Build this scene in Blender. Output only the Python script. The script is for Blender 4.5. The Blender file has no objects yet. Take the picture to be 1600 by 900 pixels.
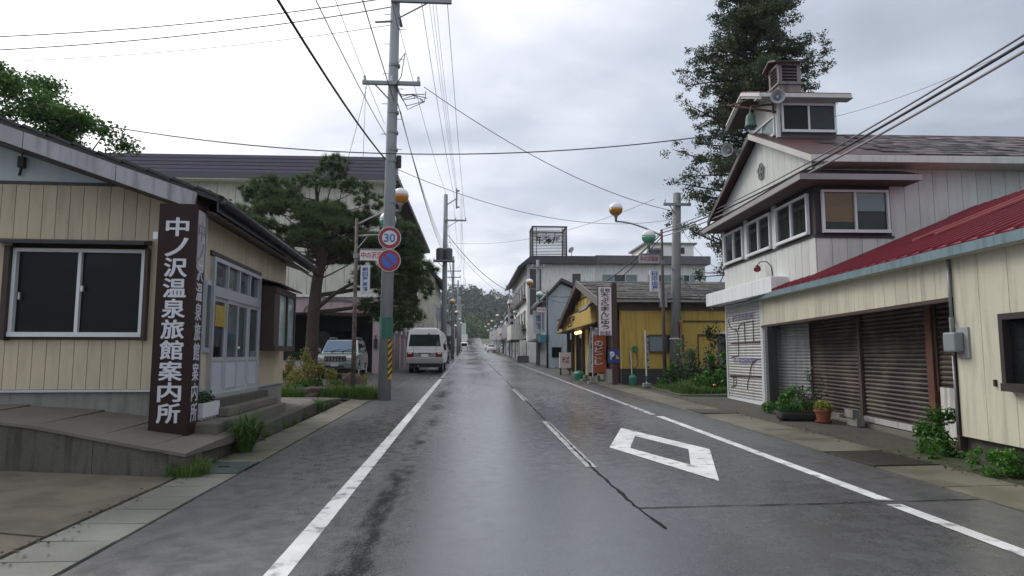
import bpy, math, random
import numpy as np
from mathutils import Vector, Matrix
random.seed(7)
SC = bpy.context.scene
COL = SC.collection

# ------------------------------------------------------------------ camera
F_PX, PITCH, YAW, SLOPE = 1050.0, math.atan(106 / 1050), math.radians(3.65), 0.0152
cd = bpy.data.cameras.new("camera"); cam = bpy.data.objects.new("camera", cd); COL.objects.link(cam)
cd.sensor_width = 36.0; cd.lens = F_PX / 1600 * 36.0; cd.clip_start = 0.05; cd.clip_end = 4000
cam.location = (0, 0, 1.5); cam.rotation_euler = (math.pi / 2 + PITCH, 0, -YAW)
SC.camera = cam
SC.view_settings.view_transform = 'Standard'; SC.view_settings.look = 'None'
SC.view_settings.exposure = 0.52; SC.view_settings.gamma = 1.0
SC.cycles.max_bounces = 6; SC.cycles.volume_bounces = 0; SC.cycles.transparent_max_bounces = 16

# ------------------------------------------------------------------ sky: overcast, cloud bright round the hidden sun
SUN_AZ, SUN_EL = math.radians(-42), math.radians(38)      # azimuth from +Y towards +X
world = bpy.data.worlds.new("World"); SC.world = world; world.use_nodes = True
NT = world.node_tree; NT.nodes.clear()
def wn(t, **k):
    n = NT.nodes.new(t)
    for a, b in k.items(): setattr(n, a, b)
    return n
def wl(a, b): NT.links.new(a, b)
sky = wn('ShaderNodeTexSky', sky_type='NISHITA', sun_disc=False, sun_elevation=SUN_EL, sun_rotation=SUN_AZ)
bg1 = wn('ShaderNodeBackground'); bg1.inputs[1].default_value = 0.1; wl(sky.outputs[0], bg1.inputs[0])
tc = wn('ShaderNodeTexCoord'); nrm = wn('ShaderNodeVectorMath', operation='NORMALIZE'); wl(tc.outputs['Generated'], nrm.inputs[0])
sep = wn('ShaderNodeSeparateXYZ'); wl(nrm.outputs[0], sep.inputs[0])
def wm(op, a, b=None, c=None):
    n = wn('ShaderNodeMath', operation=op)
    for i, v in enumerate((a, b, c)):
        if v is None: continue
        if isinstance(v, (int, float)): n.inputs[i].default_value = v
        else: wl(v, n.inputs[i])
    return n.outputs[0]
zc = wm('ADD', wm('MAXIMUM', sep.outputs[2], 0.0), 0.16)
cv = wn('ShaderNodeCombineXYZ'); wl(wm('DIVIDE', sep.outputs[0], zc), cv.inputs[0]); wl(wm('DIVIDE', sep.outputs[1], zc), cv.inputs[1])
def wnoise(scale, detail, dist, seed):
    n = wn('ShaderNodeTexNoise'); n.inputs['Scale'].default_value = scale; n.inputs['Detail'].default_value = detail
    n.inputs['Distortion'].default_value = dist
    m = wn('ShaderNodeMapping'); m.inputs['Location'].default_value = (seed, seed * .7, 0); wl(cv.outputs[0], m.inputs[0]); wl(m.outputs[0], n.inputs['Vector'])
    return n.outputs[0]
n1 = wnoise(0.85, 7, 0.35, 3.1); n2 = wnoise(2.4, 6, 0.3, 8.3)
sd = (math.sin(SUN_AZ) * math.cos(SUN_EL), math.cos(SUN_AZ) * math.cos(SUN_EL), math.sin(SUN_EL))
dot = wn('ShaderNodeVectorMath', operation='DOT_PRODUCT'); wl(nrm.outputs[0], dot.inputs[0]); dot.inputs[1].default_value = sd
glow = wm('POWER', wm('MAXIMUM', wm('MULTIPLY_ADD', dot.outputs['Value'], 0.5, 0.5), 0.0), 5.5)
var = wm('ADD', wm('MULTIPLY', wm('SUBTRACT', n1, 0.5), 0.75), wm('MULTIPLY', wm('SUBTRACT', n2, 0.5), 0.35))
hor = wm('SUBTRACT', 1.0, wm('MINIMUM', wm('MULTIPLY', wm('MAXIMUM', sep.outputs[2], 0.0), 4.0), 1.0))
bk = (math.sin(math.radians(47)) * .97, math.cos(math.radians(47)) * .97, .24)      # the darker cloud bank over the brigade house
dot2 = wn('ShaderNodeVectorMath', operation='DOT_PRODUCT'); wl(nrm.outputs[0], dot2.inputs[0]); dot2.inputs[1].default_value = bk
bank = wm('POWER', wm('MAXIMUM', wm('MULTIPLY_ADD', dot2.outputs['Value'], 0.5, 0.5), 0.0), 7.0)
lum = wm('ADD', wm('ADD', wm('MULTIPLY_ADD', wm('MAXIMUM', sep.outputs[2], 0.0), 0.26, 0.44), wm('ADD', wm('MULTIPLY', glow, 0.72), wm('MULTIPLY', bank, -0.34))), wm('ADD', wm('MULTIPLY', var, 1.5), wm('MULTIPLY', hor, -0.10)))
lum = wm('MAXIMUM', lum, 0.26)
cr = wn('ShaderNodeValToRGB'); wl(lum, cr.inputs[0])
e = cr.color_ramp.elements; e[0].position = 0.2; e[0].color = (0.27, 0.31, 0.37, 1); e[1].position = 1.0; e[1].color = (1.0, 1.0, 1.0, 1)
m_ = e.new(0.5); m_.color = (0.46, 0.50, 0.58, 1); m_ = e.new(0.72); m_.color = (0.70, 0.715, 0.775, 1)
bg2 = wn('ShaderNodeBackground'); wl(cr.outputs[0], bg2.inputs[0]); wl(wm('ADD', 1.0, wm('MULTIPLY', wm('MAXIMUM', wm('SUBTRACT', lum, 0.95), 0.0), 1.0)), bg2.inputs[1])
mixs = wn('ShaderNodeMixShader'); mixs.inputs[0].default_value = 0.95
wl(bg1.outputs[0], mixs.inputs[1]); wl(bg2.outputs[0], mixs.inputs[2])
wo = wn('ShaderNodeOutputWorld'); wl(mixs.outputs[0], wo.inputs[0])

sl = bpy.data.lights.new("sun", 'SUN'); sun = bpy.data.objects.new("sun", sl); COL.objects.link(sun)
sl.energy = 1.1; sl.angle = math.radians(25); sl.color = (1.0, 0.97, 0.92)
sun.rotation_euler = Vector(sd).to_track_quat('Z', 'Y').to_euler()

# ------------------------------------------------------------------ geometry helpers
def gz(y):                                  # height of the climbing street at distance y
    return SLOPE * y + (1.15e-4 * (y - 100) ** 2 if y > 100 else 0.0)
_fw = Vector((math.sin(YAW) * math.cos(PITCH), math.cos(YAW) * math.cos(PITCH), math.sin(PITCH)))
_rt = Vector((math.cos(YAW), -math.sin(YAW), 0)); _up = _rt.cross(_fw)
def at(px, py, Y):                          # point at distance Y seen at a pixel of the photograph
    r = _fw + _rt * ((px - 800) / F_PX) + _up * ((450 - py) / F_PX)
    return Vector((0, 0, 1.5)) + r * (Y / r.y)

Z3 = Vector((0, 0, 1))
class MB:
    """Collects shapes that become one mesh."""
    def __init__(s): s.v, s.f = [], []
    def add(s, vs, fs):
        b = len(s.v); s.v += [tuple(p) for p in vs]; s.f += [tuple(i + b for i in q) for q in fs]; return s
    def box(s, x0, x1, y0, y1, z0, z1):
        return s.add([(x, y, z) for z in (z0, z1) for x, y in ((x0, y0), (x1, y0), (x1, y1), (x0, y1))],
                     [(3, 2, 1, 0), (4, 5, 6, 7), (0, 1, 5, 4), (1, 2, 6, 5), (2, 3, 7, 6), (3, 0, 4, 7)])
    def ob(s, fr, u0, u1, z0, z1, d0, d1):  # box on a facade: u along, z up, d outward
        O, u, n = fr
        P = lambda a, z, d: O + u * a + Z3 * z + n * d
        vs = [P(a, z, d) for z in (z0, z1) for a, d in ((u0, d1), (u1, d1), (u1, d0), (u0, d0))]
        return s.add(vs, [(3, 2, 1, 0), (4, 5, 6, 7), (0, 1, 5, 4), (1, 2, 6, 5), (2, 3, 7, 6), (3, 0, 4, 7)])
    def opoly(s, fr, pts, d0, d1):          # polygon (u,z) on a facade given thickness
        O, u, n = fr; k = len(pts)
        A = [O + u * a + Z3 * z + n * d1 for a, z in pts]; B = [O + u * a + Z3 * z + n * d0 for a, z in pts]
        ar = sum(pts[i][0] * pts[(i + 1) % k][1] - pts[(i + 1) % k][0] * pts[i][1] for i in range(k))
        o = list(range(k)) if ar > 0 else list(range(k))[::-1]
        fs = [tuple(o), tuple(k + i for i in o[::-1])]
        for i in range(k):
            a, b = o[i], o[(i + 1) % k]; fs.append((b, a, k + a, k + b))
        return s.add(A + B, fs)
    def prism(s, pts, z0, z1):              # plan polygon
        k = len(pts)
        ar = sum(pts[i][0] * pts[(i + 1) % k][1] - pts[(i + 1) % k][0] * pts[i][1] for i in range(k))
        if ar < 0: pts = pts[::-1]
        zz = lambda z, i: z[i] if isinstance(z, (list, tuple)) else z
        if ar < 0 and isinstance(z0, (list, tuple)): z0 = z0[::-1]
        if ar < 0 and isinstance(z1, (list, tuple)): z1 = z1[::-1]
        vs = [(p[0], p[1], zz(z0, i)) for i, p in enumerate(pts)] + [(p[0], p[1], zz(z1, i)) for i, p in enumerate(pts)]
        fs = [tuple(range(k))[::-1], tuple(range(k, 2 * k))] + [(i, (i + 1) % k, k + (i + 1) % k, k + i) for i in range(k)]
        return s.add(vs, fs)
    def slab(s, quad, t):                   # a sloping sheet: corners counter-clockwise seen from above, thickness t below
        q = [Vector(p) for p in quad]; k = len(q)
        n = (q[1] - q[0]).cross(q[2] - q[0]).normalized()
        vs = q + [p - n * t for p in q]
        return s.add(vs, [tuple(range(k)), tuple(range(k, 2 * k))[::-1]] + [((i + 1) % k, i, k + i, k + (i + 1) % k) for i in range(k)])
    def tube(s, pts, r, n=8, cap=True):
        pts = [Vector(p) for p in pts]; rs = r if isinstance(r, (list, tuple)) else [r] * len(pts)
        b = len(s.v); up = None
        for i, p in enumerate(pts):
            d = (pts[min(i + 1, len(pts) - 1)] - pts[max(i - 1, 0)])
            d = d.normalized() if d.length > 1e-9 else Vector((0, 0, 1))
            if up is None: up = Vector((1, 0, 0)) if abs(d.x) < .8 else Vector((0, 1, 0))
            a = (up - d * up.dot(d)).normalized(); c = d.cross(a); up = a
            for j in range(n):
                t = 2 * math.pi * j / n; s.v.append(tuple(p + (a * math.cos(t) + c * math.sin(t)) * rs[i]))
        for i in range(len(pts) - 1):
            for j in range(n):
                s.f.append((b + i * n + j, b + i * n + (j + 1) % n, b + (i + 1) * n + (j + 1) % n, b + (i + 1) * n + j))
        if cap:
            s.f.append(tuple(b + j for j in range(n))[::-1]); s.f.append(tuple(b + (len(pts) - 1) * n + j for j in range(n)))
        return s
    def lathe(s, prof, c=(0, 0, 0), n=16, M=None):     # prof: (radius, z) from bottom to top
        b = len(s.v); c = Vector(c)
        for r, z in prof:
            for j in range(n):
                t = 2 * math.pi * j / n; p = Vector((r * math.cos(t), r * math.sin(t), z))
                if M: p = M @ p
                s.v.append(tuple(c + p))
        for i in range(len(prof) - 1):
            for j in range(n):
                s.f.append((b + i * n + j, b + i * n + (j + 1) % n, b + (i + 1) * n + (j + 1) % n, b + (i + 1) * n + j))
        s.f.append(tuple(b + j for j in range(n))[::-1]); s.f.append(tuple(b + (len(prof) - 1) * n + j for j in range(n)))
        return s
    def mesh(s, name, m, smooth=False):
        me = bpy.data.meshes.new(name); me.from_pydata(s.v, [], s.f)
        if m: me.materials.append(m)
        if smooth: me.polygons.foreach_set('use_smooth', [True] * len(me.polygons))
        return me

def link(name, me, parent=None, loc=None):
    o = bpy.data.objects.new(name, me); COL.objects.link(o)
    if parent: o.parent = parent
    if loc: o.location = loc
    return o
def part(name, mb, m, parent=None, bevel=0, smooth=False, label=None):
    o = link(name, mb.mesh(name, m, smooth), parent)
    if bevel:
        b = o.modifiers.new('bevel', 'BEVEL'); b.width = bevel; b.segments = 2; b.limit_method = 'ANGLE'
    if label: o['label'] = label
    return o
def tag(o, label, cat, group=None):
    o['label'] = label; o['category'] = cat
    if group: o['group'] = group
    return o
def thing(name, label, cat, loc=(0, 0, 0), rz=0, group=None):
    o = bpy.data.objects.new(name, None); COL.objects.link(o); o.location = loc; o.rotation_euler = (0, 0, math.radians(rz))
    o.empty_display_size = .2
    return tag(o, label, cat, group)
def struct(name, mb, m, parent=None):
    o = part(name, mb, m, parent)
    if not parent: o['kind'] = 'structure'
    return o
def stuff(o): o['kind'] = 'stuff'; return o
def copy_tree(o, parent=None):
    c = o.copy(); COL.objects.link(c)
    if parent: c.parent = parent
    for ch in list(o.children): copy_tree(ch, c)
    return c
V = Vector
def face_s(y, x=0): return (V((x, y, 0)), V((1, 0, 0)), V((0, -1, 0)))      # looks back at the camera (-y), u = +x
def face_w(x, y=0): return (V((x, y, 0)), V((0, -1, 0)), V((-1, 0, 0)))     # looks at -x, u = -y
def face_e(x, y=0): return (V((x, y, 0)), V((0, 1, 0)), V((1, 0, 0)))       # looks at +x, u = +y

# ------------------------------------------------------------------ materials
MATS = {}
def mat(name, col, rough=.7, var=.18, scale=1.5, fine=25, grime=.0, bump=.08, bscale=40, metal=0, spec=.5, coat=0, obj_var=.06, col2=None, streak=1.0, c2r=(.45, .6)):
    if name in MATS: return MATS[name]
    m = bpy.data.materials.new(name); m.use_nodes = True; t = m.node_tree; N = t.nodes; L = t.links
    b = N['Principled BSDF']; b.inputs['Metallic'].default_value = metal; b.inputs['Specular IOR Level'].default_value = spec
    b.inputs['Coat Weight'].default_value = coat
    g = N.new('ShaderNodeNewGeometry')
    def noise(sc, det=4, stretch=None):
        n = N.new('ShaderNodeTexNoise'); n.inputs['Scale'].default_value = sc; n.inputs['Detail'].default_value = det
        if stretch:
            mp = N.new('ShaderNodeMapping'); mp.inputs['Scale'].default_value = stretch; L.new(g.outputs['Position'], mp.inputs[0]); L.new(mp.outputs[0], n.inputs['Vector'])
        else: L.new(g.outputs['Position'], n.inputs['Vector'])
        return n.outputs[0]
    def math_(op, a, b_):
        n = N.new('ShaderNodeMath'); n.operation = op
        for i, v in enumerate((a, b_)):
            if isinstance(v, (int, float)): n.inputs[i].default_value = v
            else: L.new(v, n.inputs[i])
        return n.outputs[0]
    a = noise(scale, 5); c = noise(fine, 3)
    oi = N.new('ShaderNodeObjectInfo')
    f = math_('ADD', math_('MULTIPLY', math_('SUBTRACT', a, .5), var * 2.2), math_('MULTIPLY', math_('SUBTRACT', c, .5), var))
    f = math_('ADD', f, math_('MULTIPLY', math_('SUBTRACT', oi.outputs['Random'], .5), obj_var * 2))
    f = math_('ADD', f, 1.0)
    if grime:
        s = noise(3.0 * streak, 5, (3.0, 3.0, .35)); n = N.new('ShaderNodeMapRange'); L.new(s, n.inputs[0])
        n.inputs[1].default_value = .48; n.inputs[2].default_value = .72; n.inputs[3].default_value = 1.0; n.inputs[4].default_value = 1 - grime
        f = math_('MULTIPLY', f, n.outputs[0])
    rgb = N.new('ShaderNodeRGB'); rgb.outputs[0].default_value = (*col, 1); src = rgb.outputs[0]
    if col2:
        mx = N.new('ShaderNodeMix'); mx.data_type = 'RGBA'; k = N.new('ShaderNodeMapRange'); L.new(noise(scale * 2.3, 6), k.inputs[0])
        k.inputs[1].default_value = c2r[0]; k.inputs[2].default_value = c2r[1]; L.new(k.outputs[0], mx.inputs[0])
        L.new(src, mx.inputs[6]); mx.inputs[7].default_value = (*col2, 1); src = mx.outputs[2]
    vm = N.new('ShaderNodeVectorMath'); vm.operation = 'SCALE'; L.new(src, vm.inputs[0]); L.new(f, vm.inputs['Scale'])
    L.new(vm.outputs[0], b.inputs['Base Color'])
    L.new(math_('ADD', math_('MULTIPLY', math_('SUBTRACT', a, .5), .25), rough), b.inputs['Roughness'])
    if bump:
        bp = N.new('ShaderNodeBump'); bp.inputs['Strength'].default_value = bump; bp.inputs['Distance'].default_value = .02
        L.new(noise(bscale, 4), bp.inputs['Height']); L.new(bp.outputs[0], b.inputs['Normal'])
    MATS[name] = m; return m

def leaf_mat(name, c1, c2, trans=.25, rough=.55):
    m = bpy.data.materials.new(name); m.use_nodes = True; t = m.node_tree; N = t.nodes; L = t.links
    b = N['Principled BSDF']; b.inputs['Roughness'].default_value = rough; b.inputs['Specular IOR Level'].default_value = .35
    g = N.new('ShaderNodeNewGeometry'); mx = N.new('ShaderNodeMix'); mx.data_type = 'RGBA'
    n = N.new('ShaderNodeTexNoise'); n.inputs['Scale'].default_value = .9; L.new(g.outputs['Position'], n.inputs['Vector'])
    ad = N.new('ShaderNodeMath'); ad.operation = 'MULTIPLY_ADD'; L.new(g.outputs['Random Per Island'], ad.inputs[0]); ad.inputs[1].default_value = .6
    sb = N.new('ShaderNodeMath'); sb.operation = 'MULTIPLY_ADD'; L.new(n.outputs[0], sb.inputs[0]); sb.inputs[1].default_value = 1.6; sb.inputs[2].default_value = -.55
    L.new(sb.outputs[0], ad.inputs[2]); ad.use_clamp = True
    L.new(ad.outputs[0], mx.inputs[0]); mx.inputs[6].default_value = (*c1, 1); mx.inputs[7].default_value = (*c2, 1)
    L.new(mx.outputs[2], b.inputs['Base Color'])
    tr = N.new('ShaderNodeBsdfTranslucent'); L.new(mx.outputs[2], tr.inputs[0])
    ms = N.new('ShaderNodeMixShader'); ms.inputs[0].default_value = trans
    L.new(b.outputs[0], ms.inputs[1]); L.new(tr.outputs[0], ms.inputs[2]); L.new(ms.outputs[0], N['Material Output'].inputs[0])
    MATS[name] = m; return m

def glass_mat(name, col, rough=.03, spec=.16, var=.3):
    m = mat(name, col, rough=rough, var=var, scale=.8, bump=.012, bscale=2.0, spec=spec, obj_var=.2)
    return m
def clear_glass(name):
    m = bpy.data.materials.new(name); m.use_nodes = True; t = m.node_tree; N = t.nodes; L = t.links
    N.remove(N['Principled BSDF'])
    tr = N.new('ShaderNodeBsdfTransparent'); tr.inputs[0].default_value = (.78, .82, .82, 1)
    gl = N.new('ShaderNodeBsdfGlossy'); gl.inputs['Roughness'].default_value = .02
    lw = N.new('ShaderNodeLayerWeight'); lw.inputs[0].default_value = .5; pw = N.new('ShaderNodeMath'); pw.operation = 'POWER'; L.new(lw.outputs['Facing'], pw.inputs[0]); pw.inputs[1].default_value = 3.0; mk = N.new('ShaderNodeMath'); mk.operation = 'MULTIPLY_ADD'; L.new(pw.outputs[0], mk.inputs[0]); mk.inputs[1].default_value = .7; mk.inputs[2].default_value = .02
    ms = N.new('ShaderNodeMixShader'); L.new(mk.outputs[0], ms.inputs[0]); L.new(tr.outputs[0], ms.inputs[1]); L.new(gl.outputs[0], ms.inputs[2])
    L.new(ms.outputs[0], N['Material Output'].inputs[0]); MATS[name] = m; return m

# wet asphalt: a thin film of water, darker, rougher and duller along a strip in the wheel track
def asphalt(name, col, rut=True, r0=.13, r1=.5):
    m = bpy.data.materials.new(name); m.use_nodes = True; t = m.node_tree; N = t.nodes; L = t.links; b = N['Principled BSDF']
    g = N.new('ShaderNodeNewGeometry'); sp = N.new('ShaderNodeSeparateXYZ'); L.new(g.outputs['Position'], sp.inputs[0])
    def noise(sc, det=4, st=None):
        n = N.new('ShaderNodeTexNoise'); n.inputs['Scale'].default_value = sc; n.inputs['Detail'].default_value = det
        if st:
            mp = N.new('ShaderNodeMapping'); mp.inputs['Scale'].default_value = st; L.new(g.outputs['Position'], mp.inputs[0]); L.new(mp.outputs[0], n.inputs['Vector'])
        else: L.new(g.outputs['Position'], n.inputs['Vector'])
        return n.outputs[0]
    def M(op, a, b_=None, c=None, cl=False):
        n = N.new('ShaderNodeMath'); n.operation = op; n.use_clamp = cl
        for i, v in enumerate((a, b_, c)):
            if v is None: continue
            if isinstance(v, (int, float)): n.inputs[i].default_value = v
            else: L.new(v, n.inputs[i])
        return n.outputs[0]
    wide = noise(.5, 5, (1, .25, 1)); agg = noise(95, 2); mid = noise(6, 5)
    f = M('ADD', M('MULTIPLY_ADD', wide, .9, .55), M('ADD', M('MULTIPLY', M('SUBTRACT', agg, .5), 1.6), M('MULTIPLY', M('SUBTRACT', noise(55, 2), .5), 1.5)))
    f = M('MAXIMUM', f, .15)
    vm = N.new('ShaderNodeVectorMath'); vm.operation = 'SCALE'; vm.inputs[0].default_value = col; L.new(f, vm.inputs['Scale'])
    rough = M('ADD', M('MULTIPLY_ADD', M('SUBTRACT', wide, .5), .5, r0), M('MULTIPLY', M('SUBTRACT', mid, .5), .45))
    # lanes run smoother (wetter) than the verges
    lane = M('MULTIPLY', M('ABSOLUTE', M('SUBTRACT', sp.outputs[0], .75)), .07, None)
    rough = M('ADD', rough, M('MINIMUM', lane, .25))
    spec = .5
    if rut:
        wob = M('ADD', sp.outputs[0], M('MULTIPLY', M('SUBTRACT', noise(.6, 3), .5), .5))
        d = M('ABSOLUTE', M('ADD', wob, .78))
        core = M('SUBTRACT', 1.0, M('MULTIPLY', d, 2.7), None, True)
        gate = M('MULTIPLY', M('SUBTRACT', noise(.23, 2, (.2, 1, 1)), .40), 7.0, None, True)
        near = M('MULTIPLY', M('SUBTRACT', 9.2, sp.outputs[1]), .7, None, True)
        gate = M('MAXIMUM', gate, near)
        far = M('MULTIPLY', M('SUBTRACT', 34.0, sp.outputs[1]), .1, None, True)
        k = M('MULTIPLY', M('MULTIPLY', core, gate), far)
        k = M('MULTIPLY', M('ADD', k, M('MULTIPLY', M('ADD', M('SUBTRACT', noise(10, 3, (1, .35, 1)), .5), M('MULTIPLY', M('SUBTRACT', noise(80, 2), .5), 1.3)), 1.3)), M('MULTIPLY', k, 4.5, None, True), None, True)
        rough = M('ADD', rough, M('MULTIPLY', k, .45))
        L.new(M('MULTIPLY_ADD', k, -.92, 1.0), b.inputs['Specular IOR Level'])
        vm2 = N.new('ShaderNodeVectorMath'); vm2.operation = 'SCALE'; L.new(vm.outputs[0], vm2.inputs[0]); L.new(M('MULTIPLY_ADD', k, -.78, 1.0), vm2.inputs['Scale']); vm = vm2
    L.new(vm.outputs[0], b.inputs['Base Color']); L.new(M('MAXIMUM', rough, .08), b.inputs['Roughness'])
    bp = N.new('ShaderNodeBump'); bp.inputs['Strength'].default_value = .24; bp.inputs['Distance'].default_value = .006
    L.new(M('ADD', agg, M('MULTIPLY', mid, .12)), bp.inputs['Height']); L.new(bp.outputs[0], b.inputs['Normal'])
    MATS[name] = m; return m

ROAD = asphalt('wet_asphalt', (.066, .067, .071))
APRON = asphalt('apron_asphalt', (.06, .06, .062), rut=False, r0=.4)
GROUND = mat('ground_soil', (.07, .07, .05), .9, .4, .2, 8, bump=.3, bscale=8)
CONC = mat('concrete', (.125, .115, .095), .75, .3, 1.2, 30, bump=.25, bscale=50)
CONC_D = mat('concrete_dark', (.066, .062, .05), .7, .45, 1.6, 25, grime=.5, bump=.3, bscale=30)
CONC_W = mat('concrete_wall', (.085, .079, .064), .85, .45, 1.8, 25, grime=.75, bump=.35, bscale=25)
CONC_F = mat('concrete_foundation', (.215, .215, .19), .8, .2, 1.5, 25, grime=.35, bump=.12)
GUT = mat('gutter_concrete', (.165, .168, .145), .5, .4, 1.5, 35, bump=.15, bscale=60, obj_var=.14)
SIDEW = mat('sidewalk_concrete', (.135, .13, .095), .6, .35, .8, 25, bump=.2, bscale=50, col2=(.09, .09, .062), obj_var=.12)
YARD = mat('yard_concrete', (.125, .108, .08), .8, .3, .7, 30, bump=.3, bscale=60, col2=(.085, .075, .056), obj_var=.15)
PAINT = mat('road_paint', (.60, .60, .60), .5, .35, 2.5, 70, bump=.12, bscale=150, col2=(.16, .16, .165), c2r=(.56, .70))
PAINT_W = mat('worn_road_paint', (.42, .42, .42), .5, .4, 3, 50, bump=.15, bscale=120, col2=(.16, .16, .16))
TAR = mat('tar', (.009, .009, .010), .75, .4, 3, 40, bump=.1, bscale=80, spec=.15)
BEIGE = mat('beige_board', (.51, .44, .31), .6, .15, 1.0, 40, grime=.2, bump=.06, bscale=80)
PALEBLUE = mat('pale_blue_panel', (.55, .62, .66), .65, .07, .8, grime=.12)
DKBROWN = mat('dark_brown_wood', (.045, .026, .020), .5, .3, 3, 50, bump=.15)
SIGNBR = mat('brown_sign_sheet', (.026, .013, .012), .4, .2, 2, 40, bump=.02, bscale=8, spec=.18)
LETTER = mat('silver_lettering', (.56, .57, .62), .35, .1, 4)
FASCIA = mat('grey_fascia', (.34, .34, .36), .6, .12, 1.2, 30, grime=.45)
BLACKT = mat('black_tile', (.022, .022, .025), .45, .3, 4, 30, bump=.1)
ALU = mat('aluminium', (.50, .52, .55), .38, .1, 3, 40, metal=.55, bump=.02)
ALUW = mat('white_aluminium', (.66, .68, .70), .4, .08, 3, 40, bump=.02)
PANELG = mat('grey_door_panel', (.42, .45, .50), .45, .08, 3, bump=.02)
GL_DARK = glass_mat('dark_glass', (.012, .014, .014), .03)
GL_MID = glass_mat('grey_glass', (.05, .06, .062), .04)
GL_SKY = glass_mat('pale_glass', (.20, .27, .28), .05)
GL_CLEAR = clear_glass('clear_glass')
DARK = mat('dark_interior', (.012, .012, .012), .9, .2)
CREAMW = mat('cream_render', (.64, .63, .54), .8, .08, .5, 20, grime=.25, bump=.06)
PINK = mat('pink_render', (.46, .36, .36), .8, .1, .6, 20, grime=.25, bump=.06)
PURPLE = mat('purple_metal', (.115, .10, .135), .38, .15, 1, 20, metal=.2, bump=.02)
WHITEW = mat('white_render', (.76, .75, .71), .8, .07, .4, 20, grime=.25, bump=.05)
GREYROOF = mat('dark_grey_roof', (.05, .05, .058), .5, .2, 1, 20)
SHINGLE = mat('grey_shingle', (.058, .056, .054), .85, .3, 2, 12, bump=.2, spec=.25, obj_var=.45, col2=(.11, .105, .10))
SHINGLE_R = mat('red_grey_shingle', (.12, .095, .09), .55, .3, 1.5, 12, bump=.2, obj_var=.3, col2=(.085, .035, .04))
STATION = mat('station_panel', (.555, .57, .545), .65, .07, .8, 30, grime=.16, bump=.05)
STATION_W = mat('white_canopy', (.70, .71, .72), .6, .06, .8, 30, grime=.2)
REDMET = mat('red_metal_roof', (.19, .012, .026), .38, .25, 1.5, 20, spec=.5, bump=.03, bscale=10)
BLUETRIM = mat('blue_trim', (.13, .20, .23), .6, .2, 2, 30, grime=.4)
CREAMB = mat('cream_board', (.50, .475, .37), .6, .14, .9, 40, grime=.24, bump=.05)
SHUT_W = mat('grey_shutter', (.42, .42, .41), .5, .1, 1.2, 30, grime=.3, bump=.03, metal=.1)
SHUT_B = mat('rusty_shutter', (.034, .022, .019), .45, .35, .8, 30, grime=.3, bump=.08, col2=(.085, .066, .05), metal=.1)  # brown darkened: deep shade of the recess is put into the base colour
REDPOST = mat('rusty_red_post', (.10, .03, .022), .6, .3, 3, 30, col2=(.12, .06, .02))
TIMBER = mat('weathered_timber', (.055, .055, .053), .85, .4, 3, 40, grime=.5, bump=.3)
MUSTARD = mat('mustard_render', (.56, .39, .09), .8, .08, .6, 20, grime=.25, bump=.06)
GREYBLUE = mat('blue_grey_siding', (.42, .48, .53), .7, .08, .6, 20, grime=.25)
POLE = mat('concrete_pole', (.27, .29, .30), .8, .15, 2, 30, grime=.25, bump=.1)
STEEL = mat('galvanised_steel', (.24, .25, .26), .5, .15, 3, 30, metal=.5)
IRON = mat('dark_iron', (.035, .032, .03), .55, .3, 3, 30, metal=.3)
RUSTP = mat('rust_brown_pole', (.10, .065, .055), .7, .35, 3, 25, col2=(.16, .14, .13))
RUBBER = mat('black_rubber', (.015, .015, .016), .7, .2)
BARK = mat('pine_bark', (.075, .056, .047), .95, .5, 3, 12, bump=.9, bscale=14)
BARK_D = mat('dark_bark', (.045, .036, .028), .95, .4, 3, 12, bump=.9, bscale=14)
WHITEP = mat('white_paint', (.74, .74, .72), .3, .04, 1, 20, coat=.4, bump=0)
SILVER = mat('silver_green_paint', (.34, .39, .38), .28, .04, 1, 20, metal=.55, coat=.6, bump=0)
BLACKP = mat('black_plastic', (.02, .02, .021), .45, .2)
CHROME = mat('chrome', (.7, .7, .7), .15, .05, metal=1, bump=0)
REDL = mat('red_lens', (.16, .008, .012), .2, .1, bump=0)
LENS = mat('clear_lens', (.55, .57, .58), .15, .1, bump=0)
PLATE = mat('plate_white', (.62, .63, .62), .5, .05)
S_RED = mat('sign_red', (.30, .022, .035), .4, .08, bump=0)
S_WHITE = mat('sign_white', (.62, .62, .64), .45, .05, bump=0)
S_BLUE = mat('sign_blue', (.035, .13, .50), .4, .08, bump=0)
S_PINK = mat('sign_pink', (.80, .71, .71), .5, .06, bump=0)
S_NAVY = mat('sign_navy', (.02, .045, .20), .4, .08, bump=0)
T_BLUE = mat('text_blue', (.05, .12, .42), .5, .1, bump=0)
T_TEAL = mat('text_teal_blue', (.06, .20, .42), .5, .1, bump=0)
T_RED = mat('text_red', (.36, .04, .07), .5, .1, bump=0)
T_DARK = mat('text_dark', (.045, .02, .02), .5, .1, bump=0)
T_PURP = mat('faded_purple_text', (.20, .17, .36), .6, .2, bump=0)
T_GREEN = mat('text_green', (.05, .22, .10), .6, .1, bump=0)
T_ORANGE = mat('banner_orange', (.36, .085, .03), .75, .15)
CLOTH = mat('banner_white', (.62, .64, .63), .8, .1)
YELLOW = mat('yellow_paint', (.55, .33, .02), .5, .15)
GREENB = mat('green_band', (.03, .13, .09), .5, .1)
AMBER = mat('amber_globe', (.46, .19, .02), .25, .05, bump=0)
GLOBEW = mat('white_globe', (.68, .68, .68), .25, .05, bump=0)
GLOBEG = mat('green_globe', (.12, .36, .24), .25, .05, bump=0)
TERRA = mat('terracotta', (.24, .075, .04), .7, .15, bump=.05)
GREENP = mat('green_plastic', (.03, .20, .12), .4, .1, bump=0)
BRONZE = mat('green_bronze', (.05, .11, .085), .6, .3, 5)
SPKG = mat('speaker_grey', (.38, .41, .43), .5, .08)
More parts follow.
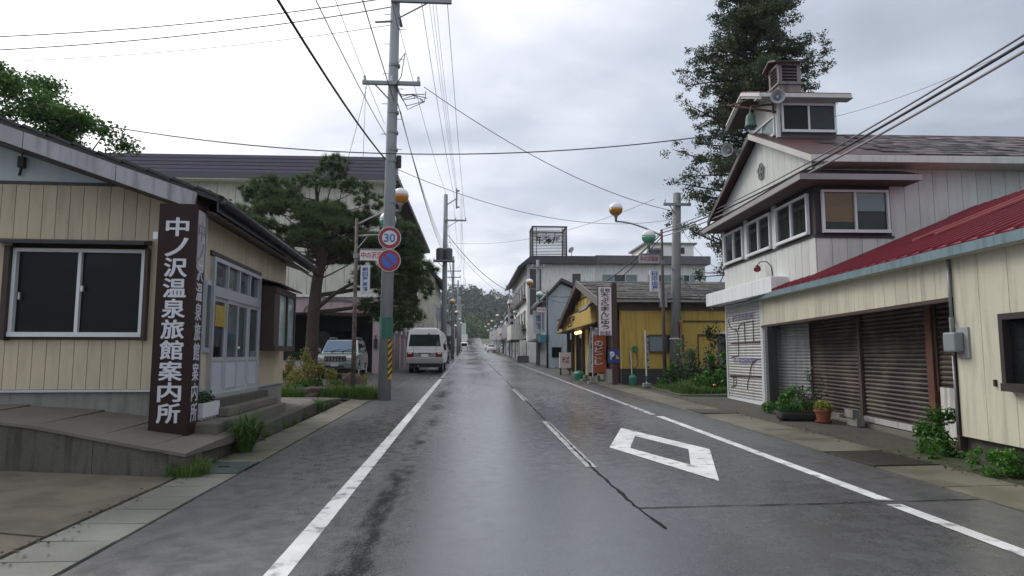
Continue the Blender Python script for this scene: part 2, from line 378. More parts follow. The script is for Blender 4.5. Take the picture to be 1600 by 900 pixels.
CABLE = mat('cable_black', (.02, .02, .022), .6, .1, bump=0)
CABLE_G = mat('cable_grey', (.09, .09, .095), .5, .1, bump=0)
BLIND_O = mat('orange_blind', (.50, .27, .10), .8, .08, obj_var=.1)
BLIND_W = mat('pale_blind', (.50, .55, .57), .8, .05)
GRANITE = mat('brown_stone', (.085, .06, .05), .9, .5, 6, 25, bump=.8, bscale=12)
DKRED = mat('dark_red_siding', (.12, .02, .03), .6, .15)
PLATEST = mat('green_steel_plate', (.05, .072, .066), .4, .2, 4, 40, bump=.3, bscale=90)
GRATE = mat('rusty_grate', (.06, .055, .045), .6, .3, 3, 30, metal=.3)
LEAF_MAPLE = leaf_mat('maple_leaf', (.018, .055, .012), (.085, .19, .035), .35)
LEAF_PINE = leaf_mat('pine_needle', (.030, .058, .026), (.115, .165, .06), .25)
LEAF_CEDAR = leaf_mat('cedar_leaf', (.018, .034, .016), (.075, .105, .042), .2)
LEAF_SHRUB = leaf_mat('shrub_leaf', (.09, .14, .02), (.34, .34, .07), .4)
LEAF_PINK = leaf_mat('azalea_flower', (.40, .14, .17), (.48, .30, .16), .3)
LEAF_WEED = leaf_mat('weed_leaf', (.02, .075, .012), (.09, .23, .03), .3)
LEAF_DARK = leaf_mat('dark_shrub_leaf', (.014, .03, .015), (.05, .08, .035), .2)
LEAF_PALE = leaf_mat('pale_shrub_leaf', (.05, .10, .055), (.14, .20, .10), .25)
LEAF_PURP = leaf_mat('purple_leaf', (.03, .015, .03), (.08, .04, .06), .15)
LEAF_HILL = leaf_mat('hill_leaf', (.014, .030, .016), (.030, .052, .022), .05)
LEAF_HILL2 = leaf_mat('bright_hill_leaf', (.035, .07, .018), (.09, .14, .035), .1)
GRASS = leaf_mat('grass_blade', (.035, .09, .015), (.12, .20, .045), .3)

# ------------------------------------------------------------------ lettering
def glyphs(txt, bold=0.0):
    cu = bpy.data.curves.new('lettering', 'FONT'); cu.body = txt; cu.size = 1.0; cu.offset = bold; cu.resolution_u = 3
    ob = bpy.data.objects.new('lettering', cu); COL.objects.link(ob)
    bpy.context.view_layer.update()
    me = bpy.data.meshes.new_from_object(ob.evaluated_get(bpy.context.evaluated_depsgraph_get()))
    bpy.data.objects.remove(ob); bpy.data.curves.remove(cu)
    return me
def letters(txt, fr, u0, u1, z0, z1, d, m, parent, bold=0.0, thick=.004, vertical=False, slant=0, name='lettering', fat=0.0, fill=.06):
    """Writes txt into the rectangle u0..u1, z0..z1 of a facade, d proud of it; each character (vertical) or line is one piece."""
    O, u, n = fr; out = []
    jobs = [(txt, u0, u1, z0, z1)]
    if vertical:
        k = len(txt); h = (z1 - z0) / k
        jobs = [(c, u0, u1, z1 - (i + 1 - fill) * h, z1 - (i + fill) * h) for i, c in enumerate(txt)]
    for s, a0, a1, b0, b1 in jobs:
        me = glyphs(s, bold)
        if not me.vertices: continue
        c = np.array([v.co[:2] for v in me.vertices]); lo = c.min(0); hi = c.max(0); sz = np.maximum(hi - lo, 1e-3)
        w = a1 - a0; h = b1 - b0
        if vertical and min(sz) / max(sz) < .6:          # thin kana keep their shape
            sc = h / max(sz.max(), 1e-3); w = sz[0] * sc; h = sz[1] * sc; a0 = (a0 + a1) / 2 - w / 2; b0 = (b0 + b1) / 2 - h / 2
        for v in me.vertices:
            t = (v.co.x - lo[0]) / sz[0]; q = (v.co.y - lo[1]) / sz[1]
            v.co = O + u * (a0 + t * w + slant * q * h) + Z3 * (b0 + q * h) + n * d
        if fat:                                           # heavier strokes: the same outline laid a few times with tiny shifts
            vs = [v.co.copy() for v in me.vertices]; fs_ = [tuple(p.vertices) for p in me.polygons]; mb = MB()
            for k, (du_, dz_) in enumerate(((0, 0), (1, 0), (-1, 0), (0, 1), (0, -1), (.7, .7), (-.7, -.7), (.7, -.7), (-.7, .7))):
                mb.add([p + u * (du_ * fat) + Z3 * (dz_ * fat * .6) + n * (.0006 * k) for p in vs], fs_)
            bpy.data.meshes.remove(me); me = mb.mesh(name, None)
        me.materials.clear(); me.materials.append(m)
        o = link(name, me, parent)
        if not fat: md = o.modifiers.new('solid', 'SOLIDIFY'); md.thickness = thick; md.offset = 1
        out.append(o)
    return out

# ------------------------------------------------------------------ windows
def window(parent, fr, u0, u1, z0, z1, n=2, fm=None, gm=None, bar=.045, proud=.05, rows=1, name='window', sill=True, d0=0.0, split=None):
    """Frame (part) with one pane (sub-part) per light."""
    fm = fm or ALU; gm = gm or GL_DARK
    b = MB()
    b.ob(fr, u0, u1, z1 - bar, z1, d0, d0 + proud); b.ob(fr, u0, u1, z0, z0 + bar * 1.3, d0, d0 + proud + (.02 if sill else 0))
    b.ob(fr, u0, u0 + bar, z0 + bar * 1.3, z1 - bar, d0, d0 + proud); b.ob(fr, u1 - bar, u1, z0 + bar * 1.3, z1 - bar, d0, d0 + proud)
    us = [u0 + bar + (u1 - u0 - 2 * bar) * i / n for i in range(n + 1)] if split is None else split
    for q in us[1:-1]: b.ob(fr, q - bar * .45, q + bar * .45, z0 + bar * 1.3, z1 - bar, d0, d0 + proud - .008)
    zs = [z0 + bar * 1.3 + (z1 - z0 - 2.3 * bar) * i / rows for i in range(rows + 1)]
    for q in zs[1:-1]: b.ob(fr, u0 + bar, u1 - bar, q - bar * .4, q + bar * .4, d0, d0 + proud - .012)
    w = part(name, b, fm, parent)
    for i in range(n):
        for j in range(rows):
            g = MB().ob(fr, us[i], us[i + 1], zs[j], zs[j + 1], d0 + .006, d0 + .014 + .008 * (i % 2))
            part('pane', g, gm[i % len(gm)] if isinstance(gm, (list, tuple)) else gm, w)
    return w
def far_window(parent, fr, u0, u1, z0, z1, gm=None, fm=None):
    b = MB(); t = .06
    b.ob(fr, u0 - t, u1 + t, z0 - t, z0, 0, .08); b.ob(fr, u0 - t, u1 + t, z1, z1 + t, 0, .06)
    b.ob(fr, u0 - t, u0, z0, z1, 0, .06); b.ob(fr, u1, u1 + t, z0, z1, 0, .06); b.ob(fr, (u0 + u1) / 2 - .03, (u0 + u1) / 2 + .03, z0, z1, 0, .05)
    w = part('window', b, fm or ALU, parent)
    part('pane', MB().ob(fr, u0, u1, z0, z1, .004, .02), gm or GL_MID, w)
    return w

def boards(parent, fr, u0, u1, bw, zb, zt, m, t=.02, gap=.008, name='board', d0=0):
    """A row of boards, each an object; zb/zt give bottom and top height at u (numbers or functions)."""
    n = max(1, round((u1 - u0) / bw)); bw = (u1 - u0) / n; cache = {}
    for i in range(n):
        a, b = u0 + i * bw + gap / 2, u0 + (i + 1) * bw - gap / 2
        fb = (lambda q: zb) if isinstance(zb, (int, float)) else zb; ft = (lambda q: zt) if isinstance(zt, (int, float)) else zt
        if isinstance(zb, (int, float)) and isinstance(zt, (int, float)):
            if 'm' not in cache: cache['m'] = MB().ob((V((0, 0, 0)), fr[1], fr[2]), 0, b - a, zb, zt, d0, d0 + t).mesh(name, m)
            o = link(name, cache['m'], parent); o.location = fr[0] + fr[1] * a
        else:
            if min(ft(a) - fb(a), ft(b) - fb(b)) < .03: continue
            part(name, MB().opoly(fr, [(a, fb(a)), (b, fb(b)), (b, ft(b)), (a, ft(a))], d0, d0 + t), m, parent)

def shutter(parent, fr, u0, u1, z0, z1, m, pitch=.075, name='roller_shutter', rail=None):
    b = MB(); rm = rail or m
    b.ob(fr, u0 - .05, u0, z0, z1, 0, .05); b.ob(fr, u1, u1 + .05, z0, z1, 0, .05); b.ob(fr, u0, u1, z1 - .03, z1, .0, .06)
    s = part(name, b, rm, parent)
    part('bottom_rail', MB().ob(fr, u0, u1, z0, z0 + .09, .005, .035), rm, s)
    n = int((z1 - z0 - .12) / pitch); z00 = z0 + .09; pitch = (z1 - .03 - z00) / n
    p = [(0, 0), (0.3, .020), (0.62, .026), (0.92, .012), (1.0, 0)]
    mb = MB(); O = V((0, 0, 0))
    vs = []
    for q, d in p: vs += [fr[1] * u0 + Z3 * (q * pitch) + fr[2] * d, fr[1] * u1 + Z3 * (q * pitch) + fr[2] * d]
    mb.add(vs, [(2 * i, 2 * i + 1, 2 * i + 3, 2 * i + 2) for i in range(len(p) - 1)])
    me = mb.mesh('slat', m)
    for i in range(n): link('slat', me, s).location = fr[0] + Z3 * (z00 + i * pitch)
    return s

# ------------------------------------------------------------------ foliage
RNG = np.random.default_rng(11)
def fast_mesh(name, verts, k, m):
    """verts (n*k,3): n polygons of k corners each."""
    n = len(verts) // k; me = bpy.data.meshes.new(name)
    me.vertices.add(n * k); me.vertices.foreach_set('co', np.asarray(verts, dtype=np.float32).ravel())
    me.loops.add(n * k); me.loops.foreach_set('vertex_index', np.arange(n * k, dtype=np.int32))
    me.polygons.add(n); me.polygons.foreach_set('loop_start', np.arange(n, dtype=np.int32) * k)
    me.polygons.foreach_set('loop_total', np.full(n, k, dtype=np.int32))
    me.materials.append(m); me.update(calc_edges=True); me.validate(); return me
def unit(n): q = RNG.normal(size=(n, 3)); return q / np.linalg.norm(q, axis=1, keepdims=True)
def leaf_verts(P, smin, smax, aspect=.55, flat=0.0):
    n = len(P); a = unit(n); a[:, 2] *= (1 - flat); a /= np.linalg.norm(a, axis=1, keepdims=True)
    b = np.cross(a, unit(n)); b[:, 2] *= (1 - flat); b /= np.linalg.norm(b, axis=1, keepdims=True) + 1e-9
    s = RNG.uniform(smin, smax, (n, 1)); w = s * aspect
    v = np.stack([P - a * s / 2, P + b * w / 2 + a * s * .08, P + a * s / 2, P - b * w / 2 + a * s * .08], 1)
    return v.reshape(-1, 3)
def cloud(c, r, n, shell=.5):               # points in an ellipsoid, denser near its skin
    d = unit(n); t = RNG.uniform(shell, 1, (n, 1)) ** .7
    return np.asarray(c) + d * t * np.asarray(r)

def limb(mb, p0, p1, r0, r1, bend=.12, n=6, k=7):
    p0, p1 = V(p0), V(p1); L = (p1 - p0).length; pts = []
    o = V((random.uniform(-1, 1), random.uniform(-1, 1), random.uniform(-.3, .6))) * L * bend
    for i in range(n + 1):
        t = i / n; pts.append(p0.lerp(p1, t) + o * math.sin(math.pi * t) + V((random.uniform(-1, 1), random.uniform(-1, 1), 0)) * L * .012)
    mb.tube(pts, [r0 + (r1 - r0) * (i / n) for i in range(n + 1)], k)
    return pts

def grass_tuft(name, c, r, n, h, label, m=GRASS, bend=.5, wid=.012, cat='grass tuft', one_thing=True, rect=None):
    V_ = []
    for i in range(n):
        if rect:
            x = random.uniform(rect[0], rect[1]); y = random.uniform(rect[2], rect[3]); nz = math.sin(x * 3.1 + y) * math.sin(y * 2.3 - x * 1.7)
            if nz < random.uniform(-1.1, .35) or (x - rect[0]) + (y - rect[2]) < .9 * random.random(): continue
        else:
            t = random.uniform(0, 2 * math.pi); q = r * math.sqrt(random.random()); x, y = c[0] + q * math.cos(t), c[1] + q * math.sin(t)
        z = c[2]; hh = h * (1 if not rect else .55 + .8 * max(0, math.sin(x * 2.1 + 1) * math.sin(y * 1.9))) * (.25 + .85 * random.random() ** 1.3); a = random.uniform(0, 2 * math.pi); l = hh * bend * random.uniform(.1, 1.5)
        if not rect: a = math.atan2(y - c[1], x - c[0]) + random.uniform(-.8, .8)
        dx, dy = math.cos(a) * l, math.sin(a) * l; w = wid * random.uniform(.6, 1.3); px, py = -math.sin(a) * w, math.cos(a) * w
        m1 = (x + dx * .3, y + dy * .3, z + hh * .65); tp = (x + dx, y + dy, z + max(.03, hh - l * .35))
        V_ += [(x - px, y - py, z), (x + px, y + py, z), (m1[0] + px * .8, m1[1] + py * .8, m1[2]), (m1[0] - px * .8, m1[1] - py * .8, m1[2]),
               (m1[0] - px * .8, m1[1] - py * .8, m1[2]), (m1[0] + px * .8, m1[1] + py * .8, m1[2]), (tp[0] + px * .1, tp[1] + py * .1, tp[2]), (tp[0] - px * .1, tp[1] - py * .1, tp[2])]
    o = link(name, fast_mesh(name, V_, 4, m))
    if one_thing: tag(o, label, cat)
    else: stuff(o); o['label'] = label; o['category'] = cat
    return o
def shrub(name, c, r, n, smin, smax, leaf, label, cat='shrub', clumps=14, flowers=0, fl_mat=None, stems=6, aspect=.6):
    t = thing(name, label, cat, c)
    P = []; sb = MB()
    for i in range(clumps):
        d = unit(1)[0]; d[2] = abs(d[2]); cc = d * np.asarray(r) * random.uniform(.3, 1.12); cc[2] += r[2] * .12
        P.append(cloud(cc, np.asarray(r) * random.uniform(.14, .36), n // clumps, .1))
        if i < stems: limb(sb, (cc[0] * .2, cc[1] * .2, 0), cc, .02, .006, .1, 4, 5)
    P = np.concatenate(P); P[:, 2] = np.maximum(P[:, 2], .02)
    link('foliage', fast_mesh('foliage', leaf_verts(P, smin, smax, aspect), 4, leaf), t)
    part('stem', sb, BARK_D, t)
    if flowers:
        Q = P[RNG.choice(len(P), flowers)]; dd = Q / np.asarray(r); Q = Q + dd * .08
        link('blossom', fast_mesh('blossom', leaf_verts(Q, smin * 1.1, smax * 1.1, .9), 4, fl_mat), t)
    return t

# ================================================================== SETTING: ground, street, pavements
def strip(name, x0, x1, ys, dz, m, parent=None, x0f=None, x1f=None):
    mb = MB(); vs = []
    for y in ys:
        a = x0f(y) if x0f else x0; b = x1f(y) if x1f else x1
        vs += [(a, y, gz(y) + dz), (b, y, gz(y) + dz)]
    mb.add(vs, [(2 * i, 2 * i + 1, 2 * i + 3, 2 * i + 2) for i in range(len(ys) - 1)])
    return struct(name, mb, m, parent)
YS = [-30, -10, 0] + list(range(5, 100, 5)) + list(range(100, 300, 10)) + [300, 312]
g = MB(); xs = [-450, -200, -60, -20, -8, 0, 8, 20, 60, 200, 450]; ysg = [-70] + YS + [330, 360, 420, 600, 640]
gg = lambda y: gz(min(y, 306)) - .06 if y <= 306 else gz(306) - .06 - (y - 306) * .03
g.add([(x, y, gg(y)) for y in ysg for x in xs], [(j * len(xs) + i, j * len(xs) + i + 1, (j + 1) * len(xs) + i + 1, (j + 1) * len(xs) + i) for j in range(len(ysg) - 1) for i in range(len(xs) - 1)])
struct('ground', g, GROUND)
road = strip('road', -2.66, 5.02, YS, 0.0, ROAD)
strip('parking_apron', -13, -2.66, [19.2] + list(range(20, 100, 5)), -.006, APRON)
strip('verge_paving', -3.6, -2.66, list(range(95, 100, 5)) + list(range(100, 300, 10)) + [300], -.002, SIDEW)
# painted lines and seams lie on the road
def mark(name, quad, m, dz=.004):
    q = [(x, y, gz(y) + dz) for x, y in quad]
    return part(name, MB().slab(q, .003), m, road)
def line(name, x, w, y0, y1, m, dz=.004):
    ys = np.linspace(y0, y1, max(2, int((y1 - y0) / 8) + 1)); mb = MB(); vs = []
    for y in ys: vs += [(x - w / 2, y, gz(y) + dz), (x + w / 2, y, gz(y) + dz)]
    mb.add(vs, [(2 * i, 2 * i + 1, 2 * i + 3, 2 * i + 2) for i in range(len(ys) - 1)])
    return part(name, mb, m, road)
line('edge_line', -1.25, .16, -2, 30.5, PAINT)
line('edge_line', -1.25, .14, 31.5, 300, PAINT_W)
line('edge_line', 4.03, .15, -2, 6.30, PAINT)
line('edge_line', 4.06, .15, 6.46, 14.3, PAINT)
line('edge_line', 4.02, .14, 14.6, 240, PAINT_W)
line('centre_line', 1.52, .13, 8.4, 13.5, PAINT_W)
line('centre_line', 1.55, .13, 18.5, 23.5, PAINT_W)
for k in range(8): line('centre_line', 1.57, .12, 28.5 + k * 10, 33.5 + k * 10, PAINT_W)
cx, cy = 2.78, 9.85
out = [(cx, 12.31), (3.50, 9.75), (cx, 7.47), (2.08, 10.0)]; inn = [(2.76, 11.2), (3.19, 9.76), (2.80, 8.50), (2.37, 9.92)]
mb = MB(); vs = [(x, y, gz(y) + .004) for x, y in out + inn]
mb.add(vs, [(i, (i + 1) % 4, 4 + (i + 1) % 4, 4 + i)[::-1] for i in range(4)])
part('diamond_marking', mb, PAINT, road)
def seam(pts, w, dz=.0055, m=TAR):
    mb = MB(); vs = []
    P = []
    for (x0, y0), (x1, y1) in zip(pts[:-1], pts[1:]):
        k = max(2, int(math.hypot(x1 - x0, y1 - y0) / .12))
        P += [(x0 + (x1 - x0) * i / k, y0 + (y1 - y0) * i / k) for i in range(k)]
    P.append(pts[-1])
    for i, (x, y) in enumerate(P):
        a = P[max(0, i - 1)]; b = P[min(len(P) - 1, i + 1)]; d = math.hypot(b[0] - a[0], b[1] - a[1]) or 1
        nx, ny = -(b[1] - a[1]) / d, (b[0] - a[0]) / d; ww = w * random.uniform(.35, 1.15); j = random.uniform(-.3, .3) * w
        vs += [(x + nx * (ww / 2 + j), y + ny * (ww / 2 + j), gz(y) + dz), (x - nx * (ww / 2 - j), y - ny * (ww / 2 - j), gz(y) + dz)]
    mb.add(vs, [(2 * i, 2 * i + 1, 2 * i + 3, 2 * i + 2)[::-1] for i in range(len(P) - 1)])
    return part('tar_seam', mb, m, road)
seam([(1.62, 5.6), (1.57, 6.3), (1.53, 8.0), (1.55, 13), (1.57, 20), (1.6, 34), (1.62, 60), (1.62, 100)], .036)
seam([(1.58, 6.30), (2.4, 6.34), (3.2, 6.36), (4.0, 6.42), (5.0, 6.45)], .026)
seam([(-2.6, 30.9), (-1, 31.2), (1.6, 31.0), (5.0, 30.7)], .05)
seam([(-7.5, 26.2), (-5, 27.5), (-2.7, 30.9)], .06)
# concrete gutter of cast slabs along the near verge
gut = strip('gutter', -3.28, -2.67, [-2, 8, 19], -.03, CONC_D)
mes = {}
for i in range(42):
    y0 = -1.5 + i * .5
    if 8.15 < y0 < 8.95: continue
    mb = MB(); a = random.uniform(-.004, .004)
    mb.prism([(-3.25, y0 + .008), (-2.69, y0 + .008), (-2.69, y0 + .492), (-3.25, y0 + .492)], gz(y0) - .05, [gz(y0) + .012 + a, gz(y0) + .006 - a, gz(y0 + .5) + .006 - a, gz(y0 + .5) + .012 + a])
    part('gutter_slab', mb, GUT if y0 < 8.2 else SIDEW, gut)
t = thing('drain_cover', 'dark green steel cover plate set in the gutter beside the grass tuft', 'drain cover', (-2.98, 8.62, gz(8.6)))
part('plate', MB().box(-.30, .29, -.42, .42, 0, .014), PLATEST, t); part('lifting_ring', MB().box(-.06, .06, -.02, .02, .014, .026), IRON, t)
# kerbstones and raised pavement before the office
def kx(y): return -3.26 - (y - 8.1) * .0195
def kz(y): return gz(y) + (.27 if y < 10 else .24 if y < 16 else .24 - (y - 16) * .06)
rp = MB(); ys = [8.1 + i * .6 for i in range(19)]
vs = []
for y in ys: vs += [(-3.75 if y < 9.2 else -5.6, y, kz(y) + .04), (kx(y) - .16, y, kz(y))]
rp.add(vs, [(2 * i, 2 * i + 1, 2 * i + 3, 2 * i + 2) for i in range(len(ys) - 1)])
pav = struct('raised_pavement', rp, CONC)
yk = [8.1, 9.3, 10.9, 12.6, 14.3, 15.9, 17.4, 18.9]
for a, b in zip(yk[:-1], yk[1:]):
    mb = MB(); b -= .015
    mb.prism([(kx(a), a), (kx(a) - .18, a), (kx(b) - .18, b), (kx(b), b)], [gz(a) - .05, gz(a) - .05, gz(b) - .05, gz(b) - .05], [kz(a) - .01, kz(a) + .006, kz(b) + .006, kz(b) - .01])
    part('kerbstone', mb, CONC_D, pav, bevel=.025)
part('asphalt_patch', MB().slab([(-3.9, 13.2, kz(13.2) + .016), (kx(13) - .2, 13.0, kz(13) + .012), (kx(17.5) - .2, 17.5, kz(17.5) + .012), (-4.4, 17.4, kz(17.4) + .03)], .01), APRON, pav)
part('access_cover', MB().slab([(-3.95, 12.5, kz(12.5) + .022), (-3.62, 12.5, kz(12.5) + .018), (-3.62, 12.9, kz(12.9) + .018), (-3.95, 12.9, kz(12.9) + .022)], .012), PLATEST, pav)
# near yard slabs
yd = strip('yard', -14, -3.28, [-3, 3, 9.5], -.02, YARD)
for q in ([(-3.30, -1), (-3.30, 5.6), (-5.2, 6.2), (-9, 5.9), (-9, -1)], [(-3.30, 5.64), (-3.30, 8.0), (-5.6, 8.55), (-9, 9.3), (-9, 5.95), (-5.2, 6.25)]):
    part('yard_slab', MB().prism(q, -.05, [gz(y) + .012 for x, y in q]), YARD, yd)
part('yard_patch', MB().slab([(-6.6, 3.6, .08), (-3.45, 4.0, .085), (-3.6, 5.45, .105), (-5.6, 5.75, .11), (-6.6, 5.2, .1)], .01), mat('pale_yard_patch', (.19, .16, .10), .85, .3, .8, 30, bump=.3, bscale=60), yd)
# right pavement of cast slabs
sw = strip('sidewalk', 5.02, 6.05, [-3, 10, 30, 60, 100, 200, 290], -.02, CONC_D)
for i in range(34):
    y0 = 1.0 + i * 1.2; w0, w1 = 5.03, 5.88
    if abs(y0 - 8.2) < .1: continue
    part('sidewalk_slab', MB().prism([(w0, y0 + .012), (w1, y0 + .012), (w1, y0 + 1.188), (w0, y0 + 1.188)], gz(y0) - .06, [gz(y0) + .01, gz(y0) + .02, gz(y0 + 1.2) + .02, gz(y0 + 1.2) + .01]), SIDEW, sw)
strip('lot', 5.9, 13, list(range(-3, 62, 5)), -.012, CONC_D)
t = thing('drain_grate', 'rusty barred drain grate in the pavement before the rusty shutters', 'drain grate', (5.45, 8.75, gz(8.75)))
b = MB()
for i in range(14): b.box(-.40, .40, -.52 + i * .08, -.48 + i * .08, 0, .022)
part('bar', b, GRATE, t); b = MB()
for x in (-.42, .40): b.box(x, x + .02, -.54, .54, 0, .024)
part('frame', b, GRATE, t)
t = thing('manhole_cover', 'dark iron cover in the asphalt near the painted shutter', 'manhole cover', (5.5, 15.2, gz(15.2) + .012))
part('plate', MB().box(-.38, .38, -.55, .55, 0, .012), GRATE, t); part('frame', MB().box(-.42, .42, -.59, .59, -.01, .008), IRON, t)

# retaining wall with its sloping top, left of the sign column
def rtop(x): return .40 + max(0, min(1, (-3.3 - x) / 2.4)) * .36 + max(0, (-5.7 - x)) * .02
def rfy(x): return 8.08 + (-3.23 - x) * .225
t = thing('retaining_wall', 'stained concrete retaining wall with a rising top under the beige office', 'wall')
xsr = [-3.24, -3.7, -4.4, -5.2, -6.2, -7.5, -9.5]; b = MB()
for q0, q1 in zip(xsr[:-1], xsr[1:]):
    g_ = .006 if q0 in (-4.4,) else 0
    P = [(q0 - g_, rfy(q0)), (q1, rfy(q1)), (q1, rfy(q1) + .5), (q0 - g_, rfy(q0) + .5)]
    b.prism(P, [-.1] * 4, [rtop(q0) - .03, rtop(q1) - .03, rtop(q1), rtop(q0)])
part('face', b, CONC_W, t); b = MB()
for q0, q1 in zip(xsr[:-1], xsr[1:]):
    P = [(q0 + (.012 if q0 == -3.24 else 0), rfy(q0) - .03), (q1, rfy(q1) - .03), (q1, 10.3), (q0 + (.012 if q0 == -3.24 else 0), 10.2)]
    b.prism(P, [rtop(q0) - .05, rtop(q1) - .05, rtop(q1) - .1, rtop(q0) - .1], [rtop(q0) - .012, rtop(q1) - .012, rtop(q1) + .03, rtop(q0) + .05])
part('coping', b, CONC, t)

# ================================================================== LEFT: tourist office
o = thing('tourist_office', 'beige board-clad tourist office with pale blue gable and glazed sliding entrance', 'building', (-3.92, 10.14, 0), 2.35)
fs, fe = face_s(0), face_e(0)
part('foundation', MB().box(-9, 0, .02, 5.15, .1, .98), CONC_F, o)
part('wall', MB().box(-9, -.005, .025, 5.13, .98, 4.0), mat('board_backing', (.06, .05, .035), .9), o)
part('sill_flashing', MB().ob(fs, -9, .03, .985, 1.02, -.02, .035).ob(fe, -.03, .2, .985, 1.02, -.02, .035).ob(fe, 2.9, 5.17, .90, .93, 0, .03), ALU, o)
WIN = (-2.60, -.80, 1.77, 3.04)
boards(o, fs, -4.58, -2.66, .184, 1.025, 4.0, BEIGE); boards(o, fs, -2.66, -.80, .184, 1.025, 1.73, BEIGE); boards(o, fs, -2.66, -.80, .184, 3.12, 4.0, BEIGE); boards(o, fs, -.80, .02, .184, 1.025, 4.0, BEIGE)
boards(o, fs, -9, -4.58, .2, 1.025, 4.0, BEIGE)
part('corner_trim', MB().box(.0, .03, -.03, .0, 1.03, 3.9), ALU, o)
w = window(o, fs, *WIN, n=2, fm=ALUW, gm=GL_DARK, bar=.05, proud=.09)
part('handle', MB().ob(fs, -1.66, -1.63, 2.42, 2.50, .07, .10).ob(fs, -2.50, -2.485, 2.30, 2.40, .05, .08), ALUW, w)
part('window_surround', MB().ob(fs, -2.68, -2.605, 1.72, 3.06, 0, .16).ob(fs, -.795, -.745, 1.72, 3.06, 0, .12).ob(fs, -2.68, -.745, 1.735, 1.768, 0, .06), DKBROWN, o)
part('window_hood', MB().opoly((V((-2.82, 0, 0)), V((0, -1, 0)), V((1, 0, 0))), [(0, 3.12), (.30, 3.08), (.30, 3.12), (0, 3.19)], 0, 2.08), BLACKT, o)
part('gable_panel', MB().opoly(fs, [(-9, 4.02), (-.75, 4.02), (-1.0, 4.14), (-4.6, 5.35), (-8.2, 4.1), (-9, 4.02)][:5], -.01, .012), PALEBLUE, o)
part('gable_trim', MB().ob(fs, -9, -.4, 3.985, 4.03, 0, .035), BLACKT, o)
sl_ = .345; rx = -4.4                                    # roof pitch, ridge position
rz_ = lambda x: 3.74 + (.3 - x) * sl_ if x > rx else 3.74 + (.3 - rx) * sl_ - (rx - x) * sl_
ra = MB().slab([(rx, -.72, rz_(rx)), (.42, -.72, rz_(.42)), (.42, 6.1, rz_(.42)), (rx, 6.1, rz_(rx))], .07).slab([(-9.2, -.72, rz_(-9.2)), (rx, -.72, rz_(rx)), (rx, 6.1, rz_(rx)), (-9.2, 6.1, rz_(-9.2))], .07)
rf = part('roof', ra, BLACKT, o)
for i in range(18):                                   # pantiles along the street eave and verge
    y = -.70 + i * .38
    part('roof_tile', MB().slab([(-.15, y, rz_(-.15) + .012), (.45, y, rz_(.45) + .035), (.45, y + .34, rz_(.45) + .02), (-.15, y + .34, rz_(-.15) + .012)], .02), BLACKT, rf)
for i in range(15):
    x = .42 - i * .33
    part('verge_tile', MB().slab([(x - .31, -.76, rz_(x - .31) + .05), (x, -.76, rz_(x) + .025), (x, -.5, rz_(x) + .025), (x - .31, -.5, rz_(x - .31) + .05)], .035), BLACKT, rf)
fb = (V((0, -.70, 0)), V((1, 0, 0)), V((0, -1, 0)))
for a, b_ in ((-4.4, -2.2), (-2.19, -.98), (-.97, .08)):
    part('bargeboard', MB().opoly(fb, [(a, rz_(a) - .29), (b_, rz_(b_) - .29), (b_ + (.03 if b_ > 0 else 0), rz_(b_) - .06), (a, rz_(a) - .06)], 0, .04), FASCIA, o)
part('bargeboard', MB().opoly(fb, [(-9, rz_(-9) - .29), (-4.41, rz_(-4.41) - .29), (-4.41, rz_(-4.41) - .06), (-9, rz_(-9) - .06)], 0, .04), FASCIA, o)
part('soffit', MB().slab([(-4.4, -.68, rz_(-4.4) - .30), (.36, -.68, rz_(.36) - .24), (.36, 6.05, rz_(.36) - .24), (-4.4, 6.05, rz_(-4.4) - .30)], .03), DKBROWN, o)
part('eave_board', MB().ob(face_e(.37), -.7, 6.1, rz_(.37) - .22, rz_(.37) - .08, 0, .025), BLACKT, o)
b = MB(); b.tube([(.47, -.72, rz_(.47) - .06), (.47, 6.1, rz_(.47) - .09)], .055, 8); part('gutter_pipe', b, BLACKT, o, smooth=True)
# side wall on the street
boards(o, fe, -.0, .22, .18, 1.02, 3.55, BEIGE); boards(o, fe, .22, 2.92, .18, 3.06, 3.55, BEIGE); boards(o, fe, 2.92, 5.15, .18, 2.98, 3.55, BEIGE); boards(o, fe, 2.98, 5.15, .18, .93, 1.66, BEIGE)
part('header_trim', MB().ob(fe, .16, 2.98, 3.02, 3.09, 0, .05), DKBROWN, o)
dr = part('entrance_frame', MB().ob(fe, .20, .28, .88, 3.0, .0, .09).ob(fe, 2.80, 2.88, .88, 3.0, .0, .09).ob(fe, .28, 2.80, 2.94, 3.0, 0, .09).ob(fe, .28, 2.80, 2.40, 2.56, 0, .10).ob(fe, .28, 2.80, .86, .93, 0, .12), ALU, o)
du = (2.80 - .28) / 4
for i in range(4):
    u = .28 + i * du; d = .02 + .025 * (i % 2)
    part('transom_pane', MB().ob(fe, u, u + du, 2.56, 2.94, .01, .03), GL_MID, dr)
    if i: part('transom_bar', MB().ob(fe, u - .025, u + .025, 2.56, 2.94, .03, .08), ALU, dr)
    leaf = part('sliding_door', MB().ob(fe, u, u + .045, .93, 2.40, d, d + .035).ob(fe, u + du - .045, u + du, .93, 2.40, d, d + .035).ob(fe, u + .045, u + du - .045, 2.34, 2.40, d, d + .035).ob(fe, u + .045, u + du - .045, 1.42, 1.48, d, d + .035).ob(fe, u + .045, u + du - .045, .93, 1.0, d, d + .035), ALU, o)
    part('pane', MB().ob(fe, u + .04, u + du - .04, 1.47, 2.35, d + .008, d + .016), GL_MID if i else GL_DARK, leaf)
    part('door_panel', MB().ob(fe, u + .04, u + du - .04, .99, 1.43, d + .008, d + .02), PANELG, leaf)
    if i == 2: part('handle', MB().ob(fe, u + .03, u + .12, 1.62, 1.66, d + .035, d + .06), ALUW, leaf)
